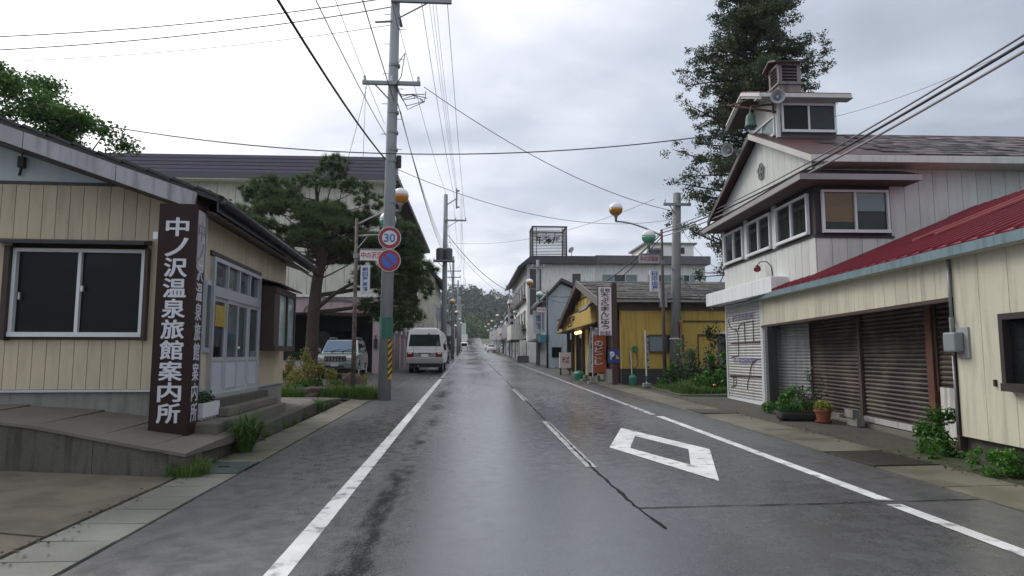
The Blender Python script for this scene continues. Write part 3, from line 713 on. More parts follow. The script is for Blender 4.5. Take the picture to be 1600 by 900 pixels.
pst = part('cabinet_sheet', MB().ob(fe, .36, .85, 1.95, 2.28, .07, .073), mat('cabinet_yellow', (.36, .25, .03), .6, .3, 6), o)  # flat yellow sheet added in place of a cabinet behind the glass
part('side_window', MB().ob(fe, -.02, .19, 1.55, 2.62, 0, .06), ALU, o); part('side_pane', MB().ob(fe, .01, .15, 1.62, 2.55, .06, .066), GL_MID, o)
part('brown_panel', MB().ob(fe, 2.95, 3.45, 1.66, 2.94, 0, .06), DKBROWN, o)
bay = part('bay_window', MB().ob(fe, 3.0, 4.75, 1.60, 1.70, .0, .34).ob(fe, 3.0, 4.75, 2.72, 2.84, .0, .34).ob(fe, 3.0, 3.42, 1.70, 2.72, .0, .31).ob(fe, 4.68, 4.75, 1.70, 2.72, .0, .34).ob(fe, 3.42, 4.68, 1.7, 2.72, 0, .2).ob(fe, 4.02, 4.09, 1.70, 2.72, .2, .33), DKBROWN, o)
part('pane', MB().ob(fe, 3.42, 4.02, 1.70, 2.72, .27, .29), GL_SKY, bay); part('pane', MB().ob(fe, 4.09, 4.68, 1.70, 2.72, .29, .31), GL_SKY, bay)
part('bay_end_pane', MB().box(.06, .30, 4.74, 4.765, 1.72, 2.70), GL_SKY, bay)
part('bay_hood', MB().slab([(0, 2.9, 3.0), (.45, 2.9, 2.88), (.45, 4.85, 2.88), (0, 4.85, 3.0)], .03), BLACKT, o)
stp = MB().box(.03, .52, -.75, 3.3, .2, .60).box(.03, .40, .15, 3.1, .6, .74)
part('doorstep', stp, CONC, o, bevel=.02); part('threshold', MB().box(.03, .26, .18, 2.95, .74, .86), CONC_D, o)
b = MB().tube([(-2.62, -.045, 4.62), (-2.60, -.06, 4.50), (-2.59, -.06, 4.38)], .012, 5).box(-2.63, -2.55, -.10, -.02, 4.22, 4.38).tube([(-2.59, -.06, 4.22), (-2.61, -.06, 4.1)], .02, 5)
part('cable_bracket', b, IRON, o)

# brown sign column before the corner of the office
t = thing('sign_column', 'tall dark brown sign column with white characters by the office corner', 'sign', (-4.135, 9.1, .38), 2.2)
part('body', MB().box(0, .49, 0, .36, 0, 3.15), SIGNBR, t, bevel=.006)
part('base_band', MB().box(-.004, .494, -.004, .364, 0, .03), BLACKT, t)
letters('中ノ沢温泉旅館案内所', face_s(0), .105, .385, .24, 2.97, .003, LETTER, t, vertical=True, fat=.009, fill=.05)
part('peeling_strip', MB().ob(face_e(.49), .04, .32, 2.28, 3.08, .0015, .004), mat('weathered_strip', (.42, .40, .41), .6, .3, 6, 30, grime=.4), t)
letters('中ノ', face_e(.49), .07, .29, 2.38, 2.95, .0055, mat('faded_letter', (.25, .22, .24), .6, .4, 8), t, vertical=True, fat=.007)
letters('沢温泉旅館案内所', face_e(.49), .07, .29, .24, 2.38, .003, LETTER, t, vertical=True, fat=.007)
part('bracket', MB().box(-.06, 0, -.01, .02, 2.66, 2.76), ALUW, t)
# white planter on the doorstep
t = thing('planter', 'white plastic trough of small green plants on the office doorstep', 'planter', (-3.80, 9.62, .605), 2.35)
b = MB(); b.slab([(-.10, 0, .05), (.12, 0, .05), (.12, .72, .05), (-.10, .72, .05)], .03)
for x0, x1, y0, y1 in ((-.13, -.11, 0, .72), (.13, .15, 0, .72), (-.11, .13, 0, .02), (-.11, .13, .70, .72)): b.box(x0, x1, y0, y1, .04, .24)
for y in (.06, .2, .34, .48, .62): b.box(-.10, .12, y, y + .05, 0, .05)
part('trough', b, S_WHITE, t); part('soil', MB().box(-.11, .13, .02, .70, .06, .20), GROUND, t)
P = np.concatenate([cloud((.01, .1 + .13 * i, .27), (.11, .07, .12), 60, .2) for i in range(5)])
link('plants', fast_mesh('plants', leaf_verts(P, .04, .07), 4, LEAF_DARK), t)

# ================================================================== LEFT: hotel behind the pine
o = thing('arcade_hotel', 'large cream hotel with purple metal eave, pink ground floor and arcade', 'building', (-4.85, 37, 0), -.5)
fs, fe = face_s(0), face_e(0)
part('upper_wall', MB().box(-22, 0, 0, 25, 4.72, 11.1), CREAMW, o)
part('lower_wall', MB().box(-22, -9.2, .03, 24.9, 0, 4.72).box(-9.2, -.02, 2.2, 24.95, 0, 4.72).box(-9.2, -.42, .03, 2.2, 3.85, 4.72).box(-9.2, -6.6, .03, 2.2, 0, 3.85), PINK, o)
part('porch_pier', MB().box(-2.0 + 1.62, -.0, -.02, 2.2, 0, 4.72), PINK, o)
part('porch_pier', MB().box(-6.65, -5.55, -.02, 2.2, 0, 4.72), PINK, o)
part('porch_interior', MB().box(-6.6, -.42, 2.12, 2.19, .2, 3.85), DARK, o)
part('porch_door', MB().ob(face_s(2.11), -3.8, -1.4, .6, 2.9, 0, .05), GL_DARK, o)
part('band', MB().ob(fs, -22, .06, 4.68, 4.80, 0, .09).ob(fe, 0, 25, 4.6, 4.72, 0, .06), WHITEW, o)
arc = MB(); pr = None
for i in range(13):
    a = math.pi * i / 12; q = (-2.35 - 1.75 * math.cos(a), 3.86 + .62 * math.sin(a))
    if pr: arc.opoly(fs, [pr, q, (q[0], q[1] + .09), (pr[0], pr[1] + .09)], -.02, .035)
    pr = q
part('arch_moulding', arc, mat('arch_trim', (.16, .12, .12), .7), o)
for x in (-5.95, -.2): 
    lt = part('wall_lantern', MB().ob(fs, x - .09, x + .09, 1.9, 2.4, .03, .18).ob(fs, x - .03, x + .03, 2.4, 2.6, .02, .1), IRON, o)
for i in range(6):
    u = -21 + i * 2.0
    for z0, z1 in ((5.6, 7.0), (8.3, 9.7)): far_window(o, fs, u, u + 1.3, z0, z1)
for i in range(20): part('panel_joint', MB().ob(fs, -20 + i, -19.97 + i, 4.82, 11.0, 0, .006), mat('joint_grey', (.25, .25, .22), .9), o)  # thin darker grey strips mark the panel joints
for x in (-9.05, -8.75, -8.3): part('vent', MB().ob(fs, x, x + .12, 9.95, 10.05, 0, .03), IRON, o)
# mansard eave of folded metal sheets
b = MB()
for k in range(5):
    z0 = 11.32 + k * .22; d = .78 - k * .07
    e_ = part('metal_course', MB().ob(fs, -23, .85, z0, z0 + .06, -.05, d + .05).ob(fs, -23, .85, z0 + .06, z0 + .17, -.05, d - .01).ob(fs, -23, .85, z0 + .17, z0 + .215, -.05, d - .06), PURPLE, o)
part('eave_fascia', MB().ob(fs, -23, .95, 11.02, 11.31, -.05, .82), mat('eave_grey', (.09, .085, .105), .5), o)
part('eave_soffit', MB().box(-22.9, .8, -.78, -.01, 10.96, 11.02), CREAMW, o)
part('side_eave', MB().ob(fe, -.0, 25.5, 11.03, 11.30, -.05, .95).opoly((V((0, 0, 0)), V((1, 0, 0)), V((0, -1, 0))), [(0, 11.3), (.95, 11.3), (.35, 12.3), (0, 12.3)], -25.5, .0), mat('brown_eave', (.06, .052, .05), .6, .2), o)
part('roof_deck', MB().box(-22.5, 0, .05, 25.4, 11.31, 12.35), PURPLE, o)
part('brown_screen', MB().ob(fe, 3.2, 19, 5.1, 10.6, 0, .25), mat('brown_slats', (.075, .06, .052), .7, .3), o)
for i in range(30): part('slat', MB().ob(fe, 3.3 + i * .53, 3.45 + i * .53, 5.1, 10.6, .25, .36), mat('brown_slats', (0, 0, 0)), o)
for i in range(8):
    y = 1.2 + i * 3.0
    part('arcade_column', MB().ob(fe, y - .25, y + .25, .3, 2.95, 0, .32).ob(fe, y - .33, y + .33, 2.85, 2.97, 0, .40), PINK, o)
    if i < 7:
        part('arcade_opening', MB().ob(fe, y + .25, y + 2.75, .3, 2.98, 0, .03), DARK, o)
        b = MB(); pr = None
        for j in range(11):
            a = math.pi * j / 10; q = (y + 1.5 - 1.22 * math.cos(a), 2.98 + .85 * math.sin(a))
            if pr: b.opoly(fe, [pr, q, (q[0], q[1] + .16), (pr[0], pr[1] + .16)], 0, .12)
            pr = q
        ar = part('arcade_arch', b, WHITEW, o); part('tympanum', MB().opoly(fe, [(y + 1.5 - 1.2 * math.cos(math.pi * j / 10), 2.99 + .83 * math.sin(math.pi * j / 10)) for j in range(11)], 0, .035), GL_DARK, ar)
for i in range(6): part('globe_lamp', MB().lathe([(.02, -.16), (.12, -.1), (.16, 0), (.12, .1), (.02, .16)], (.42, 2.7 + i * 3.0, 3.2), 10), GLOBEW, o, smooth=True)

# cream block beyond the hotel
o = thing('cream_apartment', 'plain cream rendered block with flat dark eave beyond the minibus', 'building', (-3.3, 64.5, 0), 0)
fs, fe = face_s(0), face_e(0)
part('wall', MB().opoly(fs, [(-9, .6), (0, .6), (0, 8.9), (-.5, 9.45), (-9, 8.0)], -13, 0), CREAMW, o)
part('roof', MB().opoly((V((0, 0, 0)), V((1, 0, 0)), V((0, -1, 0))), [(-9.3, 8.0), (-.5, 9.5), (.85, 8.35), (.85, 8.6), (-.45, 9.75), (-9.3, 8.25)], -13.5, .6), GREYROOF, o)
far_window(o, fs, -2.3, -1.5, 4.7, 5.6); far_window(o, fs, -6, -5, 4.7, 5.6); far_window(o, fs, -2.3, -1.4, 1.6, 2.8)
for i in range(4):
    for z in (2.4, 5.2): far_window(o, fe, 1.5 + i * 3, 3.0 + i * 3, z, z + 1.4, GL_DARK)
part('balcony_slab', MB().box(-3.2, -.9, -1.0, 0, 3.75, 3.9), CONC_F, o)
rl = part('balcony_rail', MB().tube([(-3.1, -.95, 4.6), (-1.0, -.95, 4.6)], .03, 6).tube([(-3.1, -.95, 3.9), (-3.1, -.95, 4.6)], .025, 6).tube([(-1.0, -.95, 3.9), (-1.0, -.95, 4.6)], .025, 6).tube([(-3.1, -.95, 4.25), (-1.0, -.95, 4.25)], .02, 6), STEEL, o)
for x in (-2.9, -2.0): part('condenser', MB().box(x, x + .7, -.6, -.25, 3.9, 4.5), ALUW, o, bevel=.03)
part('downpipe', MB().tube([(-1.1, -.05, 7.8), (-1.25, -.05, 5.4), (-1.4, -.05, 1)], .04, 6), CREAMW, o)

# ================================================================== RIGHT: fire brigade house with bell turret
o = thing('fire_brigade_house', 'grey panelled two-storey house with window band and roof turret', 'building', (7.45, 13.85, 0), -1.47)
L = 5.55; fs = face_s(0); fw = face_w(0, L)              # fw: u runs from the far corner (0) to the near corner (L)
part('upper_wall', MB().box(.02, 9.5, .02, L - .02, 2.95, 5.95), mat('panel_backing', (.10, .095, .095), .9), o)
part('lower_wall', MB().box(.62, 9.5, 1.6, L - .02, .1, 2.95).box(.25, .62, 2.6, L - .02, .1, 2.95), mat('panel_backing', (0, 0, 0)), o)
boards(o, fw, 0, L, .33, 2.98, 4.08, STATION, t=.02, gap=.01, name='wall_panel')
boards(o, fs, .0, 1.66, .33, 2.98, 4.05, STATION, gap=.01, name='wall_panel'); boards(o, fs, 1.66, 9.5, .33, 2.98, 5.72, STATION, gap=.01, name='wall_panel'); boards(o, fs, .0, 1.66, .33, 5.46, 5.72, STATION, gap=.01, name='wall_panel')
part('window_band', MB().ob(fw, 0, L, 4.09, 5.22, -.01, .004).ob(fs, -.0, 1.66, 4.06, 5.44, -.01, .012), mat('band_grey', (.035, .03, .032), .7), o)
part('sill_trim', MB().ob(fw, -.03, L + .03, 4.06, 4.105, 0, .05).ob(fs, -.03, 1.7, 4.03, 4.075, 0, .05), mat('band_grey', (0, 0, 0)), o)
# clear glazing; dark backing colour stands in for the unlit room; end-window blinds
def clear_window(fr, u0, u1, z0, z1, blinds=()):
    w = window(o, fr, u0, u1, z0, z1, n=2, fm=ALUW, gm=GL_CLEAR, bar=.05, proud=.07, d0=.03)
    for q0, q1, c0, m in blinds:
        if m is BLIND_O:
            n = int((z1 - c0) / .045); me = MB().ob((V((0, 0, 0)), fr[1], fr[2]), q0, q1, 0, .042, .02, .027).mesh('blind_slat', m)
            for i in range(n): link('blind_slat', me, w).location = fr[0] + Z3 * (z1 - .06 - (i + 1) * .045)
        else: part('roller_blind', MB().ob(fr, q0, q1, c0, z1 - .05, .02, .026), m, w)
    return w
for a, b_ in ((.18, 1.62), (1.90, 3.42), (3.72, 5.36)): clear_window(fw, a, b_, 4.14, 5.05)
clear_window(fs, .12, 1.60, 4.13, 5.07, ((.18, .84, 4.42, BLIND_O), (.88, 1.54, 4.62, BLIND_W)))
for a_, b_ in ((1.68, 1.84), (3.48, 3.66), (.0, .12)): part('mullion_post', MB().ob(fw, a_, b_, 4.11, 5.2, 0, .06), STATION, o)
# awning roof round the corner
aw = MB()
aw.slab([(-.55, L + .25, 5.30), (-.55, -.55, 5.30), (.05, -.05, 5.52), (.05, L + .25, 5.52)][::-1], .04)
aw.slab([(-.55, -.55, 5.30), (2.05, -.55, 5.30), (2.0, .0, 5.52), (.05, -.05, 5.52)], .04)
part('awning', aw, mat('maroon_edge', (.05, .03, .033), .5), o)
part('awning_fascia', MB().ob(face_w(-.55, L + .25), 0, L + .25 + .55, 5.17, 5.29, -.03, .02).ob(face_s(-.55), -.55, 2.05, 5.17, 5.29, -.03, .02), mat('awning_grey', (.26, .25, .255), .6, .15), o)
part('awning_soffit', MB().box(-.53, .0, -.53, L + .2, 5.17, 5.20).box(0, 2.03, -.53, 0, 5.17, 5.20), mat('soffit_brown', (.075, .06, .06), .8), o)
# main gable towards the street; ridge runs back from it
yc, rz0, re = 2.75, 7.28, 5.72
gz_ = lambda u: rz0 - .12 - abs((L - u) - yc) * (rz0 - re) / (yc + .55)
boards(o, fw, 0.0, L, .33, lambda u: 5.50, gz_, STATION, gap=.01, name='gable_panel', d0=0)
part('gable_wall', MB().opoly(fw, [(0, 5.4), (L, 5.4), (L, gz_(L)), (L - yc, gz_(L - yc)), (0, gz_(0))], -.3, -.005), mat('panel_backing', (0, 0, 0)), o)
hr = lambda y: rz0 - abs(y - yc) * (rz0 - re) / (yc + .55)
r_ = part('roof', MB().slab([(-.28, -.55, hr(-.55)), (9.8, -.55, hr(-.55)), (9.8, yc, rz0), (-.28, yc, rz0)], .05).slab([(-.28, yc, rz0), (9.8, yc, rz0), (9.8, L + .6, hr(L + .6)), (-.28, L + .6, hr(L + .6))], .05), mat('maroon_roof', (.055, .018, .021), .6, .3), o)
me = {}
nrow = 11
for rws in range(nrow):                                  # shingles: 300 as objects on the near slope
    y0 = -.55 + rws * (yc + .55) / nrow; y1 = y0 + (yc + .55) / nrow * 1.12
    for c in range(27):
        x0 = .55 + c * .345 + (.17 if rws % 2 else 0)
        if x0 < 1.9 and y0 > 1.3: continue
        if x0 < 1.6 and random.random() < .75: continue
        key = (rws,)
        if key not in me: me[key] = [MB().slab([(0, 0, hr(y0) + .022), (.335, 0, hr(y0) + .022), (.335, y1 - y0, hr(min(y1, yc)) + .010), (0, y1 - y0, hr(min(y1, yc)) + .010)], .012).mesh('shingle', q) for q in (SHINGLE, SHINGLE_R)]
        link('shingle', me[key][1 if random.random() < .25 + c / 50 else 0], r_, (x0, y0 + random.uniform(-.012, .012), random.uniform(-.003, .004)))
part('eave_fascia', MB().ob(face_s(-.55), -.28, 9.8, hr(-.55) - .17, hr(-.55) - .02, -.02, .03), STATION, o)
part('eave_soffit', MB().box(0.03, 9.8, -.53, 0, hr(-.55) - .17, hr(-.55) - .13), STATION, o)
bb = face_w(-.27, 0)
part('bargeboard', MB().opoly(bb, [(-yc, rz0 - .03), (-yc, rz0 - .17), (.55, re - .17), (.55, re - .03)], -.03, .03), mat('pale_barge', (.48, .47, .44), .6), o)
part('bargeboard', MB().opoly(bb, [(-yc, rz0 - .03), (-yc, rz0 - .17), (-(L + .6), hr(L + .6) - .17), (-(L + .6), hr(L + .6) - .03)], -.03, .03), mat('maroon_edge', (0, 0, 0)), o)
# emblem: five-petalled ring
eb = MB(); ec = (L - 2.62, 6.22)
for i in range(5):
    a = math.pi / 2 + i * 2 * math.pi / 5; c = (ec[0] + .10 * math.cos(a), ec[1] + .125 * math.sin(a)); pr = None
    for j in range(9):
        q = (c[0] + .072 * math.cos(j * math.pi / 4), c[1] + .085 * math.sin(j * math.pi / 4))
        if pr: eb.tube([fw[0] + fw[1] * pr[0] + Z3 * pr[1] + fw[2] * .05, fw[0] + fw[1] * q[0] + Z3 * q[1] + fw[2] * .05], .022, 5)
        pr = q
part('emblem', eb, mat('emblem_grey', (.22, .21, .21), .6), o)
# turret
ty0, ty1, tx0, tx1, tz0, tz1 = 1.92, 3.62, .12, 1.62, 6.6, 7.98
part('turret_wall', MB().box(tx0 + .02, tx1, ty0 + .02, ty1, tz0, tz1), mat('panel_backing', (0, 0, 0)), o)
tfs, tfw = face_s(ty0), face_w(tx0, ty1)
boards(o, tfs, tx0, tx1, .36, 7.80, 8.0, STATION, gap=.01, name='turret_panel')
boards(o, tfw, 0, ty1 - ty0, .34, 7.52, lambda u: 7.98 + (.85 - abs(u - .85)) * .42, STATION, gap=.01, name='turret_panel')
part('turret_gable', MB().opoly(tfw, [(0, 7.5), (1.7, 7.5), (1.7, 7.95), (.85, 8.31), (0, 7.95)], -1.45, -.01), STATION, o)
part('corner_post', MB().box(tx0 - .02, tx0 + .07, ty0 - .02, ty0 + .07, 6.9, 7.95), STATION, o)
window(o, tfs, tx0 + .10, tx1 - .02, 7.02, 7.76, n=2, fm=ALUW, gm=(GL_DARK, GL_MID), bar=.05, proud=.05)
window(o, tfw, .04, 1.60, 6.98, 7.50, n=2, fm=ALUW, gm=GL_SKY, bar=.05, proud=.05)
tr0, tc = 8.40, (ty0 + ty1) / 2; hw = 1.16
tr = lambda y: tr0 - abs(y - tc) * .40
part('turret_roof', MB().slab([(-.42, tc - hw, tr(tc - hw)), (1.86, tc - hw, tr(tc - hw)), (1.86, tc, tr0), (-.42, tc, tr0)], .05).slab([(-.42, tc, tr0), (1.86, tc, tr0), (1.86, tc + hw, tr(tc + hw)), (-.42, tc + hw, tr(tc + hw))], .05), REDMET, o)
part('turret_eave', MB().ob(face_s(tc - hw), -.40, 1.86, tr(tc - hw) - .13, tr(tc - hw) - .03, -.02, .025).box(-.45, 1.92, tc - hw + .02, ty0, tr(tc - hw) - .12, tr(tc - hw) - .10), STATION, o)
tb = face_w(-.41, 0)
for s in (-1, 1):
    e1 = -(tc + s * hw); part('turret_bargeboard', MB().opoly(tb, [(-tc, tr0 - .03), (-tc, tr0 - .18), (e1, tr(tc + hw) - .18), (e1, tr(tc + hw) - .03)], -.03, .03), STATION, o)
    part('turret_soffit', MB().slab([(-.46, tc, tr0 - .12), (tx0, tc, tr0 - .12), (tx0, tc + s * hw, tr(tc + hw) - .12), (-.46, tc + s * hw, tr(tc + hw) - .12)][::s], .02), mat('soffit_brown', (0, 0, 0)), o)
# louvred cupola
cx0, cx1, cy0, cy1 = .44, 1.02, 2.44, 3.04
cz0, cz1 = 8.20, 9.08
cu_ = part('cupola', MB().box(cx0 + .04, cx1 - .04, cy0 + .04, cy1 - .04, cz0, cz1 - .02).box(cx0, cx1, cy0, cy1, cz0, cz0 + .28).box(cx0 - .04, cx1 + .04, cy0 - .04, cy1 + .04, cz0 + .28, cz0 + .34), mat('cupola_wood', (.20, .185, .175), .8, .3, 3, 30, grime=.5), o)
b = MB()
for x in (cx0, cx1 - .09):
    for y in (cy0, cy1 - .09): b.box(x, x + .09, y, y + .09, cz0 + .34, cz1)
b.box(cx0, cx1, cy0, cy1, cz1 - .08, cz1); part('cupola_post', b, mat('cupola_wood', (0, 0, 0)), cu_)
part('cupola_dark', MB().box(cx0 + .03, cx1 - .03, cy0 + .03, cy1 - .03, cz0 + .35, cz1 - .08), DARK, cu_)
for i in range(5):
    z = cz0 + .36 + i * .085
    part('louvre', MB().slab([(cx0 + .09, cy0, z), (cx1 - .09, cy0, z), (cx1 - .09, cy0 + .07, z + .06), (cx0 + .09, cy0 + .07, z + .06)], .012), mat('cupola_wood', (0, 0, 0)), cu_)
    part('louvre', MB().slab([(cx0, cy0 + .09, z), (cx0 + .07, cy0 + .09, z + .06), (cx0 + .07, cy1 - .09, z + .06), (cx0, cy1 - .09, z)][::-1][::-1], .012), mat('cupola_wood', (0, 0, 0)), cu_)
cc = (cy0 + cy1) / 2
part('cupola_roof', MB().slab([(cx0 - .13, cy0 - .12, cz1 + .0), (cx1 + .13, cy0 - .12, cz1 + .0), (cx1 + .13, cc, cz1 + .16), (cx0 - .13, cc, cz1 + .16)], .04).slab([(cx0 - .13, cc, cz1 + .16), (cx1 + .13, cc, cz1 + .16), (cx1 + .13, cy1 + .12, cz1), (cx0 - .13, cy1 + .12, cz1)], .04), mat('cupola_roof', (.075, .055, .055), .6, .3), cu_)
# shutters below, white canopy band
shutter(o, (V((-.03, L - .15, 0)), V((0, -1, 0)), V((-1, 0, 0))), .0, 2.45, .25, 2.95, SHUT_W, rail=ALUW)
shutter(o, (V((-.03, L - .15, 0)), V((0, -1, 0)), V((-1, 0, 0))), 2.58, 2.95, .25, 2.95, SHUT_W, rail=ALUW)
A_, B_ = V((.02, 2.62, 0)), V((.62, 1.28, 0)); dv = (B_ - A_).normalized()
shutter(o, (A_, dv, V((dv.y, -dv.x, 0))), .06, (B_ - A_).length, .2, 2.75, SHUT_W, rail=ALUW)
part('lower_fill', MB().prism([(.05, 2.66), (.64, 1.3), (1.2, 1.3), (1.2, 2.66)], .1, 2.95), mat('panel_backing', (0, 0, 0)), o)
part('canopy', MB().box(-.42, .0, 1.4, L + .55, 2.98, 3.36), STATION_W, o, bevel=.01)
# painted strokes on the first shutter
sf = (V((-.03, L - .15, 0)), V((0, -1, 0)), V((-1, 0, 0)))
def stroke(pts, r=.011):
    pts = [sf[0] + sf[1] * a + Z3 * z + sf[2] * .03 for a, z in pts]
    part('painted_stroke', MB().tube(pts, r, 5), T_DARK, o)
stroke([(.15, 2.55), (.2, 2.38), (.45, 2.26), (.75, 2.22), (.86, 2.1), (.86, 1.55), (.8, 1.5), (.3, 1.46)]); stroke([(.3, 1.86), (2.35, 1.86)], .02)
stroke([(.86, 2.2), (1.0, 2.36), (1.3, 2.4), (2.0, 2.42)]); stroke([(1.35, 2.38), (1.35, 1.88)]); stroke([(1.95, 2.42), (1.95, 1.88)])
stroke([(.15, .93), (2.4, .97)], .02); stroke([(1.6, .95), (1.66, 1.15), (1.85, 1.33), (2.1, 1.4), (2.4, 1.42)]); stroke([(1.6, .95), (1.45, .8), (1.4, .6)])
stroke([(.2, .9), (.6, .9), (.62, .74), (.5, .64), (.2, .62)]); stroke([(.42, .9), (.42, .66)])
for (tx, z0, z1) in (('あづまの湯の町', 2.48, 2.66), ('中ノ沢温泉商店街', 1.30, 1.46)):
    for lo_ in letters(tx, sf, .45, 2.0, z0, z1, .030, T_PURP, o, bold=.01): pass

# things fixed to the house
t = thing('fire_bell', 'small green bronze bell hanging before the turret window', 'bell', (7.05, 16.02, 7.13))
part('bell', MB().lathe([(.15, .10), (.148, .14), (.13, .18), (.12, .32), (.10, .40), (.05, .45), (.035, .47)], (0, 0, 0), 16), BRONZE, t, smooth=True)
part('crown', MB().tube([(0, 0, .46), (0, 0, .54)], .03, 6), BRONZE, t)
b = MB().tube([(0, 0, .54), (.05, .05, .66)], .015, 6).tube([(.05, .05, .66), (.55, -.25, .62)], .025, 6).tube([(-.30, .75, .95), (.55, -.25, .42)], .03, 6).tube([(-.22, .6, .9), (.55, -.25, .95)], .022, 6).tube([(.5, -.2, .40), (.5, -.2, .98)], .03, 6)
part('bracket', b, REDPOST, t)
def horn(name, label, loc, aim, r, grp=None):
    t = thing(name, label, 'loudspeaker', loc)
    Mx = V(aim).normalized().to_track_quat('Z', 'Y').to_matrix()
    part('horn', MB().lathe([(.05, -.30), (.06, -.25), (.07, -.2), (r * .5, -.1), (r * .85, -.03), (r, .03), (r * .97, .03), (r * .8, -.02), (r * .42, -.1), (.03, -.2)], (0, 0, 0), 20, Mx), SPKG, t, smooth=True)
    part('throat', MB().lathe([(.035, -.19), (.05, -.06), (.01, -.02)], (0, 0, 0), 10, Mx), SPKG, t, smooth=True)
    part('driver', MB().lathe([(.03, -.44), (.085, -.42), (.085, -.30), (.04, -.28)], (0, 0, 0), 12, Mx), STEEL, t, smooth=True)
    return t
t = horn('horn_loudspeaker', 'grey horn loudspeaker at the turret corner above the bell', (7.42, 15.28, 7.75), (-.35, -1, -.10), .175)
part('bracket', MB().tube([(.0, .1, -.05), (.15, .45, -.1)], .025, 6), STEEL, t)
t = horn('horn_loudspeaker', 'weathered horn loudspeaker low at the far side of the turret', (7.0, 17.45, 7.08), (-.85, -.75, -.05), .18)
part('bracket', MB().tube([(.1, .1, 0), (.55, .2, .1)], .025, 6), STEEL, t)
t = thing('fire_lamp', 'small red fire lamp on a bent arm above the white canopy', 'lamp', (7.40, 16.42, 3.70))
part('lamp', MB().lathe([(.03, -.09), (.08, -.06), (.09, 0), (.07, .06), (.02, .09)], (-.12, .05, 0), 12), REDL, t, smooth=True)
part('arm', MB().tube([(-.12, .05, .08), (-.08, -.05, .16), (.0, -.25, .14), (.06, -.35, 0), (.08, -.38, -.25)], .012, 6), IRON, t)

# ================================================================== RIGHT: cream garage with the red roof
o = thing('cream_garage', 'low cream boarded garage with red metal roof over rusty shutters', 'building', (6.34, 8.42, 0), -7.75)
fw = face_w(0, 8.45); Lg = 8.45                         # u from far post (0) to wall corner (Lg)
part('near_wall', MB().box(.02, 5, -5, -.02, .46, 2.72), mat('cream_backing', (.12, .11, .08), .9), o)
part('foundation', MB().box(.06, 5, -5, -.0, -.1, .46), CONC_D, o)
boards(o, fw, Lg + .05, Lg + 5, .58, .48, lambda u: 2.93 - .017 * (u - 1), CREAMB, gap=.008, name='wall_board')
boards(o, fw, .06, Lg + .02, .36, 2.27, lambda u: 2.95 - .017 * u, CREAMB, gap=.008, name='header_board')
part('header', MB().box(.02, .14, .0, Lg - .06, 2.26, 2.8), mat('cream_backing', (0, 0, 0)), o)
part('header_trim', MB().ob(fw, 0, Lg + .02, 2.215, 2.265, -.14, .03), DKBROWN, o)
part('opening_jamb', MB().ob(fw, Lg - .03, Lg + .03, .3, 2.215, -.10, .035), DKBROWN, o)
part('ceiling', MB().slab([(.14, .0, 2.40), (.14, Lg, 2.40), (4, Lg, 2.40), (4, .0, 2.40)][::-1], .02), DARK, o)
part('corner_post', MB().box(-.10, .12, Lg - .80, Lg - .58, .1, 2.22), TIMBER, o)
sl2 = .42; gr = lambda x, y=0: 2.91 + (x + .2) * sl2 + .017 * y
rfp = part('roof', MB().slab([(-.2, -5.3, gr(-.2, -5.3)), (3.9, -5.3, gr(3.9, -5.3)), (3.9, Lg + .35, gr(3.9, Lg)), (-.2, Lg + .35, gr(-.2, Lg))], .04), REDMET, o)
me = MB().slab([(-.22, -.02, gr(-.22) + .035), (3.9, -.02, gr(3.9) + .035), (3.9, .02, gr(3.9) + .035), (-.22, .02, gr(-.22) + .035)], .04).mesh('roof_seam', REDMET)
for i in range(43): link('roof_seam', me, rfp, (0, -5.2 + i * .325, .017 * (-5.2 + i * .325)))
for yy in (1.9, 2.6):
    part('roof_ridge_cap', MB().slab([(.9, yy, gr(.9, yy) + .07), (3.9, yy - 1.2, gr(3.9, yy) + .07), (3.9, yy - 1.1, gr(3.9, yy) + .07), (.9, yy + .1, gr(.9, yy) + .07)], .03), mat('pale_red_cap', (.36, .10, .09), .5), rfp)
part('eave_board', MB().opoly(face_w(-.19, Lg + .35), [(0, 2.91), (Lg + 5.6, 2.68), (Lg + 5.6, 2.80), (0, 3.03)], -.02, .03), BLUETRIM, o)
part('eave_soffit', MB().slab([(-.18, -5.2, 2.70), (.02, -5.2, 2.70), (.02, Lg + .3, 2.93), (-.18, Lg + .3, 2.93)], .02), CREAMB, o)
part('verge_board', MB().opoly((V((0, Lg + .33, 0)), V((1, 0, 0)), V((0, 1, 0))), [(-.18, 2.94), (3.8, gr(3.8, Lg) - .14), (3.8, gr(3.8, Lg) - .03), (-.18, 3.02)], 0, .03), REDMET, o)
# rusty shutters set back under the header
sb = (V((.70, 7.0, 0)), V((0, -1, 0)), V((-1, 0, 0)))
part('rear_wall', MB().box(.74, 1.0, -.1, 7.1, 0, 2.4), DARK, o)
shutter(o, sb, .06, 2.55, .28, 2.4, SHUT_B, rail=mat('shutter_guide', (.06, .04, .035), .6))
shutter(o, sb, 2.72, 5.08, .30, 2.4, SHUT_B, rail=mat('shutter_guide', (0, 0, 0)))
part('pale_rail', MB().ob(sb, 2.72, 5.08, .26, .36, .035, .07), SHUT_W, o)
part('steel_post', MB().ob(sb, 5.10, 5.28, .1, 2.4, .0, .09), REDPOST, o); part('steel_post', MB().ob(sb, 2.58, 2.70, .1, 2.4, .0, .07), mat('shutter_guide', (0, 0, 0)), o)
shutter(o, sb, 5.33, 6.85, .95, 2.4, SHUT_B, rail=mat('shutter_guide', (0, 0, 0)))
part('peeling_board', MB().ob(sb, 5.36, 6.9, .15, 1.02, .02, .05).ob(sb, 6.35, 6.9, 1.02, 1.35, .02, .05), mat('peeling_white', (.55, .54, .50), .8, .4, 2, 40, grime=.6), o)
